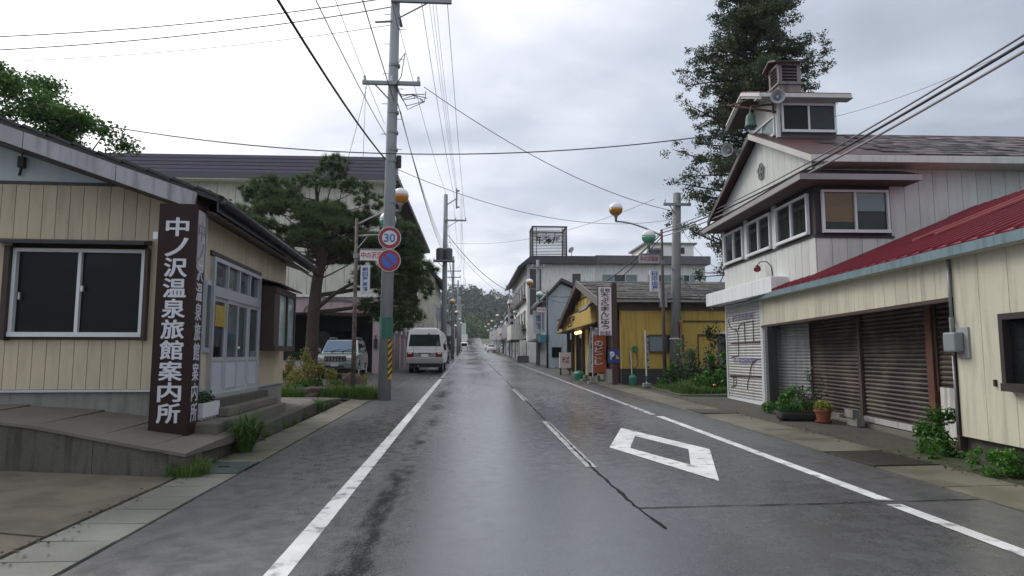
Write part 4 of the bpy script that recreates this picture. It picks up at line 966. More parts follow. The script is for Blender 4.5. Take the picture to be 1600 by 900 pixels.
part('plinth', MB().box(.55, .74, .2, 7.05, .05, .24), CONC, o)
for a, b_ in ((.2, 1.9),): part('fallen_plank', MB().ob(sb, a, b_, .24, .32, .06, .2), mat('grey_plank', (.22, .19, .16), .9, .3), o)
# downpipe, meter box, small window on the near wall
part('downpipe', MB().tube([(-.055, -.05, 2.76), (-.055, -.05, 1.95)], .02, 8).tube([(-.055, -.03, 1.5), (-.055, -.03, .5)], .016, 8), STEEL, o, smooth=True)
mbx = part('meter_board', MB().ob(fw, Lg + .10, Lg + .36, 1.47, 1.86, .02, .045), mat('grey_board', (.26, .27, .27), .8, .2), o)
part('meter_box', MB().ob(fw, Lg + .02, Lg + .28, 1.55, 1.80, .045, .17), mat('meter_grey', (.20, .22, .23), .5, .1), mbx, bevel=.02)
part('meter_dial', MB().ob(fw, Lg + .0, Lg + .04, 1.62, 1.74, .06, .16), IRON, mbx); part('meter_conduit', MB().ob(fw, Lg + .05, Lg + .09, 1.80, 2.0, .05, .09), STEEL, mbx)
window(o, fw, Lg + 1.08, Lg + 2.4, 1.10, 1.98, n=2, fm=IRON, gm=GL_DARK, bar=.07, proud=.1, d0=.022)
part('wall_hook', MB().ob(fw, Lg + .80, Lg + .83, 1.14, 1.22, .02, .05), IRON, o)

# ================================================================== RIGHT: mustard bun shop
o = thing('bun_shop', 'mustard yellow shop with brown timbered street gable and grey shingle roof', 'shop', (5.9, 26.3, 0), -1)
fs = face_s(0); LW = 16.0; fw = face_w(0, LW)
part('wall', MB().box(.1, 9.5, 0, .3, 1.0, 3.6).box(2.0, 9.5, .3, LW, .3, 3.5), MUSTARD, o)
part('dark_base', MB().box(.1, 9.5, -.03, .28, .2, 1.0), mat('dark_base', (.05, .05, .048), .8, .3), o)
part('under_eave_board', MB().box(.0, 9.5, -.06, -.0, 3.3, 3.62), mat('brown_eave_board', (.09, .065, .05), .7), o)  # dark brown board along the wall top below the eave
part('trim', MB().ob(fs, 2.6, 9.5, 2.84, 2.90, 0, .04).ob(fs, 3.15, 3.2, .35, 2.35, 0, .03).ob(fs, 3.2, 4.2, 2.30, 2.36, 0, .05), mat('brown_eave_board', (0, 0, 0)), o)
window(o, fs, 1.18, 2.60, 1.62, 2.34, n=2, fm=mat('brown_frame', (.11, .075, .05), .5), gm=(GL_SKY, GL_MID), bar=.05)
part('side_door', MB().ob(fs, 3.95, 4.9, .35, 2.28, 0, .05), mat('grey_door', (.16, .17, .17), .6), o)
part('door_awning', MB().ob(fs, 4.0, 5.0, 2.36, 2.44, 0, .5), WHITEW, o)
yr, zr, ze = 5.6, 5.08, 3.72
hs = lambda y: zr - abs(y - yr) * (zr - ze) / (yr + .35)
rf = part('roof', MB().slab([(-.84, -.35, ze), (9.6, -.35, ze), (9.6, yr, zr), (-.84, yr, zr)], .10).slab([(-.84, yr, zr), (9.6, yr, zr), (9.6, 13.5, hs(13.5)), (-.84, 13.5, hs(13.5))], .10), SHINGLE, o)
me = {}
for r in range(9):
    y0 = -.37 + r * (yr + .35) / 9; y1 = y0 + (yr + .35) / 9 * 1.12
    me = MB().slab([(0, 0, hs(y0) + .03), (.60, 0, hs(y0) + .03), (.60, y1 - y0, hs(min(y1, yr)) + .012), (0, y1 - y0, hs(min(y1, yr)) + .012)], .02).mesh('shingle', SHINGLE)
    for c in range(12): link('shingle', me, rf, (-.80 + c * .61 + (.3 if r % 2 else 0), y0 + random.uniform(-.02, .02), random.uniform(-.006, .01)))
part('eave_edge', MB().ob(face_s(-.36), -.84, 9.6, ze - .12, ze - .03, -.01, .02), mat('eave_pale', (.30, .29, .27), .6), o)
gb = face_w(-.50, LW)
# gable wall: yellow plaster panels between brown timbers
part('gable_back', MB().opoly(gb, [(LW - 13, 3.55), (LW - .2, 3.55), (LW - .2, hs(.2) - .1), (LW - yr, zr - .12), (LW - 13, hs(13) - .1)], -.02 - .4, -.02), DKBROWN, o)
nb = 12; w0 = 12.4 / nb
for i in range(nb):
    a, b_ = LW - 12.8 + i * w0 + .06, LW - 12.8 + (i + 1) * w0 - .06; za = min(hs(LW - a), hs(LW - b_)) - .28
    if za - 3.78 > .12:
        zm = 4.22
        part('plaster_panel', MB().opoly(gb, [(a, 3.78), (b_, 3.78), (b_, min(zm, za)), (a, min(zm, za))], -.02, .01), MUSTARD, o)
        if za - zm > .15: part('plaster_panel', MB().opoly(gb, [(a, zm + .08), (b_, zm + .08), (b_, hs(LW - b_) - .28), (a, hs(LW - a) - .28)], -.02, .01), MUSTARD, o)
bw = face_w(-.85, 0)
for e1 in (-13.5, .35): part('bargeboard', MB().opoly(bw, [(-yr, zr + .02), (-yr, zr - .30), (e1, hs(-e1) - .30), (e1, hs(-e1) + .02)], -.03, .04), mat('barge_grey', (.17, .155, .14), .8, .3) if e1 > 0 else DKBROWN, o)
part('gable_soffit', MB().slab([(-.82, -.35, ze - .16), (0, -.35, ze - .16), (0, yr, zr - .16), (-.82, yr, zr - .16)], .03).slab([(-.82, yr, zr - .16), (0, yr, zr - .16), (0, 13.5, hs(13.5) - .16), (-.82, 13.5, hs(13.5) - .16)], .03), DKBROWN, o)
part('little_hood', MB().slab([(-1.0, 1.0, 3.62), (-.45, 1.0, 3.98), (-.45, 3.2, 3.98), (-1.0, 3.2, 3.62)], .10).slab([(-1.15, 1.1, 3.42), (-1.0, 1.0, 3.62), (-1.0, 3.2, 3.62), (-1.15, 3.1, 3.42)], .06), mat('hood_brown', (.05, .03, .03), .5), o)
part('fascia_band', MB().box(-.60, .05, 1.9, 15.9, 2.93, 3.70), MUSTARD, o); part('fascia_cap', MB().box(-.63, .05, 1.85, 15.95, 3.70, 3.76).box(-.61, .05, 1.88, 15.92, 2.88, 2.93), DKBROWN, o)
letters('小西屋', face_w(-.60, LW), LW - 12.2, LW - 8.0, 3.02, 3.60, .006, T_DARK, o, bold=.02)
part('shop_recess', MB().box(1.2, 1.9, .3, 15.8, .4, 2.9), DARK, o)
for y in (2.0, 4.4, 7.2, 9.4, 11.6, 13.4, 15.6): part('brown_post', MB().box(-.05, .13, y - .1, y + .1, .35, 2.9), DKBROWN, o)
for a, b_ in ((7.3, 9.3), (9.5, 10.4), (12.6, 13.3)): part('yellow_wall', MB().box(.1, .3, a, b_, .35, 2.9), MUSTARD, o)
for a in (10.4, 11.7, 13.5, 14.5): part('glass_door', MB().box(.12, .2, a + .05, a + 1.1, .4, 2.5), GL_MID, o)
part('plank_floor', MB().box(-.3, 1.9, 2, 16, .1, .42), CONC_D, o)
part('side_wall_end', MB().box(-.05, .6, .3, 2.0, .35, 2.9), mat('shop_dark_red', (.055, .02, .018), .6), o)
part('concrete_step', MB().box(-.2, .1, .5, 3.6, .2, .95), CONC_F, o)
em = bpy.data.materials.new('warm_bulb'); em.use_nodes = True; bs = em.node_tree.nodes['Principled BSDF']
bs.inputs['Emission Color'].default_value = (1, .62, .30, 1); bs.inputs['Emission Strength'].default_value = 1.6; bs.inputs['Base Color'].default_value = (.8, .6, .4, 1)
for i in range(3):
    lo = part('bulb', MB().lathe([(.02, -.09), (.08, -.05), (.10, 0), (.08, .06), (.03, .09)], (-.30, 8.3 + i * .75, 2.72), 10), em, o, smooth=True)
part('hose_reel', MB().lathe([(.10, 0), (.11, .04), (.11, .16), (.10, .2)], (.62, -.0, 1.78), 12, Matrix.Rotation(math.pi / 2, 3, 'X')), GREENP, o)
part('hose', MB().tube([(.65, -.1, 1.65), (.74, -.1, 1.3), (.70, -.12, 1.1), (.55, -.1, 1.0), (.42, -.1, 1.2), (.40, -.1, 1.5)], .018, 5), mat('hose_brown', (.2, .07, .04), .6), o)

# vertical sign board on its post
t = thing('shop_sign', 'tall white sign board with dark brush characters on a brown post', 'sign', (5.42, 25.5, .38))
part('post', MB().box(.06, .26, .02, .18, 0, 3.95), mat('sign_post', (.06, .032, .028), .6, .3), t)
bd = part('board', MB().box(-.46, .04, 0, .10, 1.90, 3.76), S_PINK, t); part('board_frame', MB().box(-.485, .065, .02, .12, 3.76, 3.79).box(-.485, .065, .02, .12, 1.87, 1.90).box(-.485, -.46, .02, .12, 1.9, 3.76).box(.04, .065, .02, .12, 1.9, 3.76), T_DARK, t)
letters('名物', face_s(0), -.40, -.02, 3.56, 3.72, .004, T_DARK, t, bold=.01)
letters('天ぷらまんじゅう', face_s(0), -.36, -.06, 2.12, 3.55, .004, T_DARK, t, vertical=True, fat=.007)
letters('松の里店', face_s(0), -.41, -.01, 1.86, 2.08, .004, T_DARK, t, bold=.01)
t = thing('parking_sign', 'blue parking sign with white letter on the shop post', 'sign', (5.30, 25.46, 1.24))
part('board', MB().box(0, .46, 0, .04, 0, .50), S_NAVY, t); letters('P', face_s(0), .07, .25, .10, .42, .004, S_WHITE, t, bold=.05)
part('arrow', MB().opoly(face_s(0), [(.30, .14), (.42, .14), (.42, .22), (.36, .22), (.36, .28), (.30, .28)], .0, .005), YELLOW, t)
def nobori(name, label, loc, rz, w, h, tilt, m, txt, tm, z0=.5, base=True):
    t = thing(name, label, 'banner', loc, rz)
    sx = tilt
    part('pole', MB().tube([(0, 0, 0), (sx, 0, h + z0 + .12)], .016, 6).tube([(sx, 0, h + z0 + .06), (sx + w, 0, h + z0 + .08)], .012, 6), ALUW, t)
    b = MB(); n = 14; vs = []
    for i in range(n + 1):
        z = z0 + h * i / n; k = sx * z / (h + z0)
        for j in range(5): vs.append((k + .02 + w * j / 4, .05 * math.sin(i * .7 + j * .9) * (j / 4), z))
    b.add(vs, [(i * 5 + j, i * 5 + j + 1, (i + 1) * 5 + j + 1, (i + 1) * 5 + j) for i in range(n) for j in range(4)])
    part('cloth', b, m, t, smooth=True)
    letters(txt, (V((sx * .55, 0, 0)), V((1, 0, 0)), V((0, -1, 0))), .12 * w, .8 * w, z0 + .2 * h, z0 + .86 * h, .06, tm, t, bold=.02, vertical=True)
    if base: part('base', MB().box(-.2, .2, -.2, .2, 0, .08).box(-.08, .08, -.08, .08, .08, .25), CONC_F, t)
    return t
nobori('banner', 'leaning white banner with green characters at the shop front', (4.98, 28.7, gz(28.7)), 12, .55, 1.85, .28, CLOTH, 'そば茶屋', T_GREEN, .35)
nobori('banner', 'grey folded banner leaning beside the white one', (5.4, 28.2, gz(28.2)), 40, .5, 1.9, .25, mat('banner_grey', (.20, .19, .19), .8), '茶屋', CLOTH, .3)
nobori('banner', 'orange banner with white characters behind the tall shop sign', (4.92, 26.7, gz(26.7)), 4, .52, 1.50, .02, T_ORANGE, 'のどごし', CLOTH, .42)
t = thing('lantern_sign', 'small pink standing sign with dark writing by the shop door', 'sign', (4.95, 34.6, gz(34.6)), 10)
part('board', MB().box(-.30, .30, -.06, .06, .35, 1.15), S_PINK, t); part('legs', MB().box(-.28, -.22, -.05, .05, 0, .35).box(.22, .28, -.05, .05, 0, .35), DKBROWN, t)
letters('そば', face_s(-.06), -.2, .2, .6, .95, .004, T_RED, t, bold=.02)
def bucket(loc, label, r=.2):
    t = thing('bucket', label, 'bucket', loc)
    part('body', MB().lathe([(r * .8, 0), (r * .95, .15), (r, .28), (r * .9, .28)], (0, 0, 0), 14), GREENP, t); part('lid', MB().lathe([(r * 1.02, .28), (r * .7, .36), (.03, .40)], (0, 0, 0), 12), GREENP, t)
bucket((4.85, 29.6, gz(29.6)), 'green bucket with lid below the white banner', .24); bucket((6.3, 25.75, gz(25.75)), 'small green bucket at the corner of the mustard wall', .15)
t = thing('marker_pole', 'thin white pole in a concrete block before the mustard wall', 'pole', (6.38, 24.0, gz(24)))
part('block', MB().prism([(-.14, -.14), (.14, -.14), (.14, .14), (-.14, .14)], 0, .16), CONC_F, t, bevel=.03); part('pole', MB().tube([(0, 0, .16), (-.02, 0, 2.05)], .028, 8), S_WHITE, t); part('writing', MB().box(.02, .10, -.04, -.03, .7, 1.85), T_DARK, t)
letters('手打ちそば', face_s(-.045), .025, .095, .75, 1.8, .003, S_WHITE, t, bold=.01, vertical=True)
part('green_band', MB().tube([(0, 0, .22), (0, 0, .42)], .034, 8), GREENB, t)
t = thing('hose_stick', 'white stand pipe leaning on the mustard wall under the hose reel', 'pipe', (6.35, 26.1, gz(26)))
part('pipe', MB().tube([(.02, 0, 0), (.0, .1, 1.3)], .02, 6), S_WHITE, t)

# ================================================================== RIGHT: blue-grey house and white hotel with roof cage
o = thing('blue_grey_house', 'narrow blue-grey gabled house between the bun shop and the white hotel', 'house', (5.5, 46.6, 0), 0)
fs = face_s(0); fw = face_w(0, 8)
part('wall', MB().opoly(fs, [(0, .5), (4, .5), (4, 5.2), (.9, 6.55), (0, 5.6)], -8, 0), GREYBLUE, o)
part('roof', MB().opoly(fs, [(-.45, 5.25), (.9, 6.68), (4.3, 5.15), (4.3, 5.35), (.9, 6.92), (-.45, 5.45)], -8.2, .35), GREYROOF, o)
for u in (1.5, 4.4): far_window(o, fw, u, u + 1.3, 3.4, 4.7)
part('shop_glass', MB().ob(fw, .4, 7.4, .8, 2.5, 0, .04), PANELG, o); part('blue_awning', MB().box(-.6, 0, -.4, 1.4, 2.45, 2.95), mat('teal_awning', (.05, .20, .27), .6), o)
part('low_awning', MB().box(-.7, 0, 2, 7.8, 2.6, 2.75), STEEL, o); part('side_window', MB().ob(fs, .25, .9, 1.4, 2.1, 0, .05), GL_DARK, o)

o = thing('white_hotel', 'white three-storey hotel with dark parapet and a slatted roof cage', 'hotel', (5.2, 60, 0), 0)
fs = face_s(0); fw = face_w(0, 21)
part('wall', MB().box(0, 6.2, 0, 21, .5, 9.75), WHITEW, o); part('annexe_wall', MB().box(6.2, 16.6, .5, 16, .5, 9.85), WHITEW, o)
part('parapet', MB().opoly(fs, [(-.9, 9.3), (0, 9.75), (6.25, 9.75), (6.25, 10.45), (.3, 10.45), (-.9, 9.45)], -21.5, .6), GREYROOF, o)
part('annexe_parapet', MB().box(6.25, 16.9, -.15, 16, 9.85, 10.6), mat('parapet_grey', (.10, .10, .11), .6), o)
part('corner_strip', MB().ob(fs, .25, 1.25, 5.2, 9.3, 0, .10), mat('dark_strip', (.07, .06, .055), .6), o)
part('tall_window', MB().ob(fs, 4.1, 4.85, 7.3, 8.9, 0, .05), mat('dark_strip', (0, 0, 0)), o)
fa = face_s(.5)
for a, b_ in ((6.9, 10.2), (11.2, 13.4), (13.9, 15.7)): window(o, fa, a, b_, 7.5, 8.95, n=3, fm=ALU, gm=(GL_SKY, GL_MID, GL_SKY), bar=.06, sill=False)
part('penthouse', MB().box(11.8, 16.4, 3, 9, 10.6, 12.2), WHITEW, o); part('penthouse_cap', MB().box(11.5, 16.7, 2.8, 9.2, 12.2, 12.36), CONC_F, o); part('penthouse_window', MB().ob(face_s(3), 14.9, 15.5, 11.3, 11.9, 0, .05), GL_MID, o); part('penthouse_window', MB().ob(face_s(3), 12.0, 13.2, 10.9, 11.8, 0, .05), GL_MID, o)
part('roof_frame', MB().tube([(16.9, 1, 8.0), (19.2, 1, 8.0)], .07, 6).tube([(16.9, 1, 9.2), (19.2, 1, 9.2)], .05, 6).tube([(19.2, 1, 8.0), (19.2, 1, 9.2)], .06, 6).tube([(18, 1, 8.0), (18.6, 1, 9.2)], .05, 6).box(16.7, 19.4, .6, 2, 7.7, 7.95), IRON, o)
for k in range(3):
    z = 1.4 + k * 2.75
    for i in range(6):
        u = 1.0 + i * 3.3
        if k: far_window(o, fw, u, u + 1.7, z, z + 1.5, GL_DARK); part('window_rail', MB().ob(fw, u - .1, u + 1.8, z - .15, z + .55, .25, .29), IRON, o)
        else: part('shop_opening', MB().ob(fw, u, u + 2.4, .7, 3.1, 0, .03), DARK if i % 2 else GL_MID, o)
    if k: part('balcony', MB().box(-.35, 0, 1, 20, z - .35, z - .18), IRON, o)
part('porch_box', MB().box(-1.3, 0, 2.5, 9, 3.0, 4.4), WHITEW, o); part('porch_edge', MB().box(-1.35, 0, 2.4, 9.1, 2.85, 3.0), GREYROOF, o)
part('brick_planter', MB().box(-.9, .1, -.4, .5, .6, 1.5), mat('brick_grey', (.10, .095, .09), .9, .4), o); part('pale_wall', MB().box(-.6, -.05, .6, 1.2, .8, 2.9), WHITEW, o)
# cage
t = thing('roof_sign_cage', 'black slatted roof cage carrying three white characters', 'sign', (5.75, 60.4, 10.45))
w, d, h = 3.1, 2.6, 2.85
b = MB()
for x in (0, w):
    for y in (0, d): b.box(x - .06, x + .06, y - .06, y + .06, 0, h)
b.box(.3, .36, -.03, .03, 0, h).box(w - .4, w - .34, -.03, .03, 0, h); b.box(-.08, w + .08, -.08, .08, h - .1, h + .03).box(-.08, w + .08, d - .08, d + .08, h - .1, h + .03).box(-.08, .08, 0, d, h - .1, h + .03).box(w - .08, w + .08, 0, d, h - .1, h + .03)
part('frame', b, IRON, t)
for f_ in (0, 1):
    me = MB().box(0, w, -.02, .02, 0, .055).mesh('slat', IRON)
    for i in range(20): link('slat', me, t, (0, d * f_, .08 + i * .14))
me = MB().box(-.02, .02, 0, d, 0, .055).mesh('slat', IRON)
for x in (0, w):
    for i in range(20): link('slat', me, t, (x, 0, .08 + i * .14))
letters('平澤屋', face_s(-.06), .45, 2.75, 1.60, 2.2, .03, S_WHITE, t, bold=.0, thick=.05)
letters('平澤屋', face_s(-.03), .25, 2.5, 1.2, 1.9, .02, IRON, t, bold=.02, thick=.05)
t = thing('satellite_dish', 'small grey satellite dish beside the roof cage', 'dish', (9.35, 60.6, 10.5))
part('mast', MB().tube([(0, 0, 0), (0, 0, .55)], .03, 6), STEEL, t); part('dish', MB().lathe([(.02, 0), (.18, .03), (.3, .1), (.31, .1)], (0, -.05, .62), 14, V((-.6, -.6, .4)).normalized().to_track_quat('Z', 'Y').to_matrix()), STEEL, t)

# ================================================================== far rows of the street
def far_house(x0, x1, y0, y1, h, wallm, roofm, label, gable=True, side=1, sign=None, awn=None, name='shop_house', cat='house', win=2):
    z = gz((y0 + y1) / 2); o = thing(name, label, cat, (x0 if side > 0 else x1, y0, z - .3))
    W, D = abs(x1 - x0), y1 - y0
    xs0, xs1 = (0, W) if side > 0 else (-W, 0)
    fr = face_w(0, D) if side > 0 else face_e(0, 0); fs = face_s(0)
    if gable:
        pts = [(xs0, 0), (xs1, 0), (xs1, h), ((xs0 + xs1) / 2, h + W * .22), (xs0, h)]
        part('wall', MB().opoly(fs, pts, -D, 0), wallm, o)
        xm = (xs0 + xs1) / 2
        part('roof', MB().opoly(fs, [(xs0 - .5, h - .2), (xm, h + W * .22 + .02), (xs1 + .5, h - .2), (xs1 + .5, h), (xm, h + W * .22 + .25), (xs0 - .5, h)], -D - .3, .4), roofm, o)
    else:
        part('wall', MB().box(xs0, xs1, 0, D, 0, h), wallm, o); part('roof', MB().box(xs0 - .25, xs1 + .25, -.25, D + .25, h, h + .4), roofm, o)
    fl = max(1, int((h - .5) // 2.7))
    for k in range(fl):
        zb = .9 + k * 2.7
        n = max(1, int(D // 2.6))
        for i in range(n):
            u = .5 + i * (D - .6) / n
            if k == 0: part('shop_front', MB().ob(fr, u, u + (D - .6) / n - .4, .4, 2.5, 0, .04), (GL_MID, GL_DARK, PANELG)[(i + int(x0)) % 3], o)
            else: far_window(o, fr, u, u + 1.4, zb, zb + 1.2)
        if k:
            for i in range(win): far_window(o, fs, xs0 + .6 + i * (W - 1.5) / max(1, win), xs0 + 1.7 + i * (W - 1.5) / max(1, win), zb, zb + 1.1)
    if awn is not None: part('awning', MB().box(-.9 if side > 0 else 0, 0 if side > 0 else .9, .3, D - .3, 2.65, 2.85), awn, o)
    if sign is not None: part('sign_board', MB().box(-.9 if side > 0 else .1, -.1 if side > 0 else .9, .2, .4, 2.6, 4.6), sign, o)
    return o
TAN = mat('tan_render', (.36, .32, .26), .8, .1); PALEG = mat('pale_grey_siding', (.42, .44, .45), .8, .1); RUSTR = mat('rust_roof', (.15, .06, .05), .6, .2)
WD = mat('dark_wood_siding', (.09, .07, .055), .8, .2); BLUEROOF = mat('blue_tin_roof', (.10, .14, .20), .5, .2)
rows = [  # right side, going away
 (5.6, 13, 83, 91, 3.4, PALEG, RUSTR, 'low pale grey shop with rust roof just past the white hotel', True, 1, S_WHITE, RUSTR),
 (5.6, 13, 92.5, 101, 5.6, TAN, GREYROOF, 'tan two-storey shop house with white hanging sign', True, 1, S_WHITE, None),
 (5.9, 14, 103, 112, 6.6, WHITEW, GREYROOF, 'flat-roofed white block with a tall chimney beside it', False, 1, None, BLUEROOF),
 (5.7, 13, 114, 122, 3.6, WD, RUSTR, 'low dark wooden shop with rust awning', True, 1, S_PINK, RUSTR),
 (5.7, 13, 124, 133, 5.8, PALEG, BLUEROOF, 'pale grey house with blue tin roof', True, 1, S_WHITE, None),
 (5.8, 13, 136, 146, 5.4, CREAMW, GREYROOF, 'cream two-storey house with grey gable and pink sign', True, 1, S_PINK, BLUEROOF),
 (5.9, 13, 150, 162, 4.0, TAN, RUSTR, 'long low tan house with rust roof up the street', True, 1, None, None),
 (6.2, 14, 168, 182, 5.6, WHITEW, GREYROOF, 'white gabled house high up the street on the sunny side', True, 1, S_WHITE, None),
 (6.5, 14, 190, 206, 5.2, PALEG, RUSTR, 'pale grey rust-roofed house near the top of the street', True, 1, None, None),
 (7.0, 15, 215, 232, 5.0, TAN, GREYROOF, 'tan house with grey roof where the street meets the wood', True, 1, None, None),
 # left side
 (-12, -3.7, 80, 89, 6.9, DKRED, WHITEW, 'dark red flat-topped shop with white cornice behind the poles', False, -1, None, WHITEW),
 (-12, -3.7, 92, 102, 5.6, PALEG, BLUEROOF, 'pale grey shop house with blue roof past the dark red shop', True, -1, S_WHITE, None),
 (-12, -3.7, 105, 115, 5.8, WHITEW, RUSTR, 'white shop house with rust roof and hanging white board', True, -1, S_WHITE, RUSTR),
 (-12, -3.8, 119, 130, 4.0, WD, GREYROOF, 'low dark wooden house on the shaded side of the street', True, -1, S_PINK, None),
 (-12, -3.9, 136, 148, 5.6, TAN, GREYROOF, 'tan house with grey gable on the shaded side', True, -1, None, BLUEROOF),
 (-12, -4.2, 156, 170, 5.2, PALEG, RUSTR, 'pale grey house with rust roof on the shaded side up the hill', True, -1, S_WHITE, None),
 (-13, -4.8, 182, 200, 5.0, CREAMW, GREYROOF, 'cream house with grey roof at the upper end of the shaded side', True, -1, None, None),
]
for r in rows: far_house(*r)
t = thing('chimney_tower', 'slim white chimney tower rising above the far roofs', 'tower', (7.0, 112.6, gz(112)))
part('shaft', MB().box(-.45, .45, -.5, .5, 0, 9.2), WHITEW, t); part('cap', MB().box(-.5, .5, -.55, .55, 9.2, 9.4), CONC_F, t)
for k in range(4): part('slot', MB().ob(face_s(-.5), -.2, .2, 5.2 + k, 5.7 + k, 0, .02), PANELG, t)
t = thing('blossom_board', 'tall white signboard with dark dots beside the white hotel', 'sign', (5.0, 78.6, gz(78.6)))
part('board', MB().box(-.45, .45, -.08, .08, 2.2, 6.0), S_WHITE, t)
for k in range(5): part('dot', MB().lathe([(.22, 0), (.22, .02)], (0, -.08, 2.65 + k * .72), 10, Matrix.Rotation(math.pi / 2, 3, 'X')), T_DARK, t)
part('post', MB().box(-.08, .08, -.05, .05, 0, 2.2), STEEL, t)
t = thing('town_gate_sign', 'tall pale green sign standing at the end of the street', 'sign', (-2.2, 262, gz(262)))
part('board', MB().box(-1.0, 1.0, -.1, .1, 2.8, 7.2), mat('pale_green_sign', (.45, .55, .48), .6), t); part('base', MB().box(-1.6, 1.6, -.3, .3, 0, 2.8), WHITEW, t)

# ================================================================== hill and forest
def hz(x, y):
    t = max(0, min(1, (y - 290) / 230)); s = t * t * (3 - 2 * t)
    r = 25 + 5 * math.sin(x * .035 + .8) + 4 * math.sin(x * .083 + 2) - .05 * max(0, x - 8)
    b = gz(300) - 3 + s * r
    return b
b = MB(); gx = list(range(-420, 421, 20)); gy = list(range(288, 620, 12)); vs = [(x, y, hz(x, y)) for y in gy for x in gx]
n = len(gx); b.add(vs, [(j * n + i, j * n + i + 1, (j + 1) * n + i + 1, (j + 1) * n + i) for j in range(len(gy) - 1) for i in range(n - 1)])
struct('hill', b, mat('hill_floor', (.025, .035, .015), .95, .4, .05, 1))
def forest(name, n, xr, yr_, hr_, leaf, label, per=110, s=(.7, 1.5), skip=None):
    P = []; R = random.Random(name)
    while len(P) < n:
        x = R.gauss(0, 1) * xr; y = R.uniform(*yr_)
        if skip and skip(x, y): continue
        h = R.uniform(*hr_); z = hz(x, y); w = h * R.uniform(.22, .36)
        u = RNG.uniform(0, 1, (per, 1)); d = unit(per); rad = w * np.sqrt(np.maximum(0, 1 - (u * 1.25 - .25) ** 2)) * 1.05
        q = np.concatenate([d[:, :2] * rad, u * h * .92 + h * .1], 1) + np.array([x, y, z]); P.append(q)
    Q = np.concatenate(P); o = link(name, fast_mesh(name, leaf_verts(Q, s[0], s[1], .7), 4, leaf)); stuff(o); o['label'] = label; o['category'] = 'forest'
forest('forest', 950, 85, (318, 530), (9, 17), LEAF_HILL, 'dark misty wooded hillside closing the end of the street', 120, (.8, 1.9))
forest('bright_wood', 70, 9, (312, 372), (7, 12), LEAF_HILL2, 'lighter green trees at the foot of the hill above the road end', 170, (.5, 1.2), lambda x, y: x < -2 or x > 28)

# ================================================================== utility poles
def utility_pole(loc, h, label, r=.17, lean=(0, 0), arms=(), steps=True, grp='utility poles along the street', name='utility_pole', m=None):
    t = thing(name, label, 'utility pole', loc, 0, grp)
    part('shaft', MB().tube([(0, 0, 0), (lean[0] * .5, lean[1] * .5, h * .5), (lean[0], lean[1], h)], [r, r * .86, r * .7], 14), m or POLE, t, smooth=True)
    for z, x0, x1, yy in arms:
        k = z / h; ox, oy = lean[0] * k, lean[1] * k - r * .9
        b = MB().box(ox + x0, ox + x1, oy - .05 + yy, oy + .05 + yy, z - .05, z + .05)
        a = part('crossarm', b, STEEL, t)
        for q in np.linspace(x0 + .06, x1 - .06, 3 if x1 - x0 > 1.2 else 2):
            part('insulator', MB().lathe([(.03, .05), (.045, .09), (.03, .13), (.045, .17), (.02, .22)], (ox + q, oy + yy, z), 8), S_WHITE, a)
        part('brace', MB().tube([(ox, oy + .1, z - .55), (ox + (x1 if abs(x1) > abs(x0) else x0) * .6, oy + yy, z - .03)], .02, 6), STEEL, t)
    if steps:
        b = MB()
        for i in range(int((h - 2.2) / .45)):
            z = 2.2 + i * .45; s = 1 if i % 2 else -1; k = z / h
            b.tube([(lean[0] * k + s * r * .6, lean[1] * k, z), (lean[0] * k + s * (r + .12), lean[1] * k, z)], .010, 5)
        part('step_bolt', b, STEEL, t)
    return t
P1 = utility_pole((-2.33, 18.95, gz(18.9) - .05), 12.3, 'tall pale concrete pole carrying the two round traffic signs', .185, (.12, 0), ((11.55, -.1, 1.65, 0), (9.05, -.85, .80, 0)))
b = MB()
for z in (9.6, 8.2, 7.6, 7.1, 6.75, 5.55): b.tube([(.02 + .01 * z, 0, z), (.02 + .01 * z, 0, z + .07)], .17, 12)
part('pole_band', b, STEEL, P1)
part('crossarm', MB().tube([(.0, -.9, 12.0), (.2, .9, 11.3)], .05, 6), STEEL, P1); part('crossarm', MB().tube([(-.45, -.1, 10.9), (.12, -.1, 10.95)], .03, 6), STEEL, P1)
part('closure_box', MB().tube([(.30, -.05, 6.6), (.30, -.05, 6.95)], .07, 8), IRON, P1)
b = MB()
for i in range(7):                                        # jumble of loops by the middle arm
    a = random.uniform(.1, .5); b.tube([(.2, -.2, 9.0 - i * .03), (.3 + a * .5, -.25 + random.uniform(-.2, .2), 8.75 - a), (.55 + a, -.3, 8.75 - a * .6), (.9 + random.uniform(-.2, .2), -.25, 8.6 + random.uniform(-.1, .2))], .012, 5)
b.tube([(.22, -.2, 9.6), (.45, -.3, 9.9), (.35, -.3, 9.2), (.15, -.2, 8.9)], .012, 5); part('cable_loops', b, CABLE, P1)
part('green_band', MB().tube([(.022, 0, 1.72), (.027, 0, 2.32)], .186, 20), GREENB, P1)
sp = MB(); q0 = math.radians(-62)
def stripe_pts(z, a): return (.01 + .19 * math.cos(a), .19 * math.sin(a), z)
base = MB(); stri = MB()
for i in range(6):
    a0, a1 = q0 + i * .14, q0 + (i + 1) * .14; k = 1.045
    base.add([tuple(v * k if j < 2 else v for j, v in enumerate(stripe_pts(z, a))) for z, a in ((.62, a0), (.62, a1), (1.72, a1), (1.72, a0))], [(0, 1, 2, 3)])
    for s in range(6):
        zz = .66 + s * .18 + i * .025; k = 1.06
        stri.add([tuple(v * 1.062 if j < 2 else v for j, v in enumerate(stripe_pts(z, a))) for z, a in ((zz, a0), (zz + .025, a1), (min(zz + .105, 1.715), a1), (min(zz + .08, 1.715), a0))], [(0, 1, 2, 3)])
part('warning_plate', base, YELLOW, P1); part('warning_stripe', stri, BLACKP, P1)
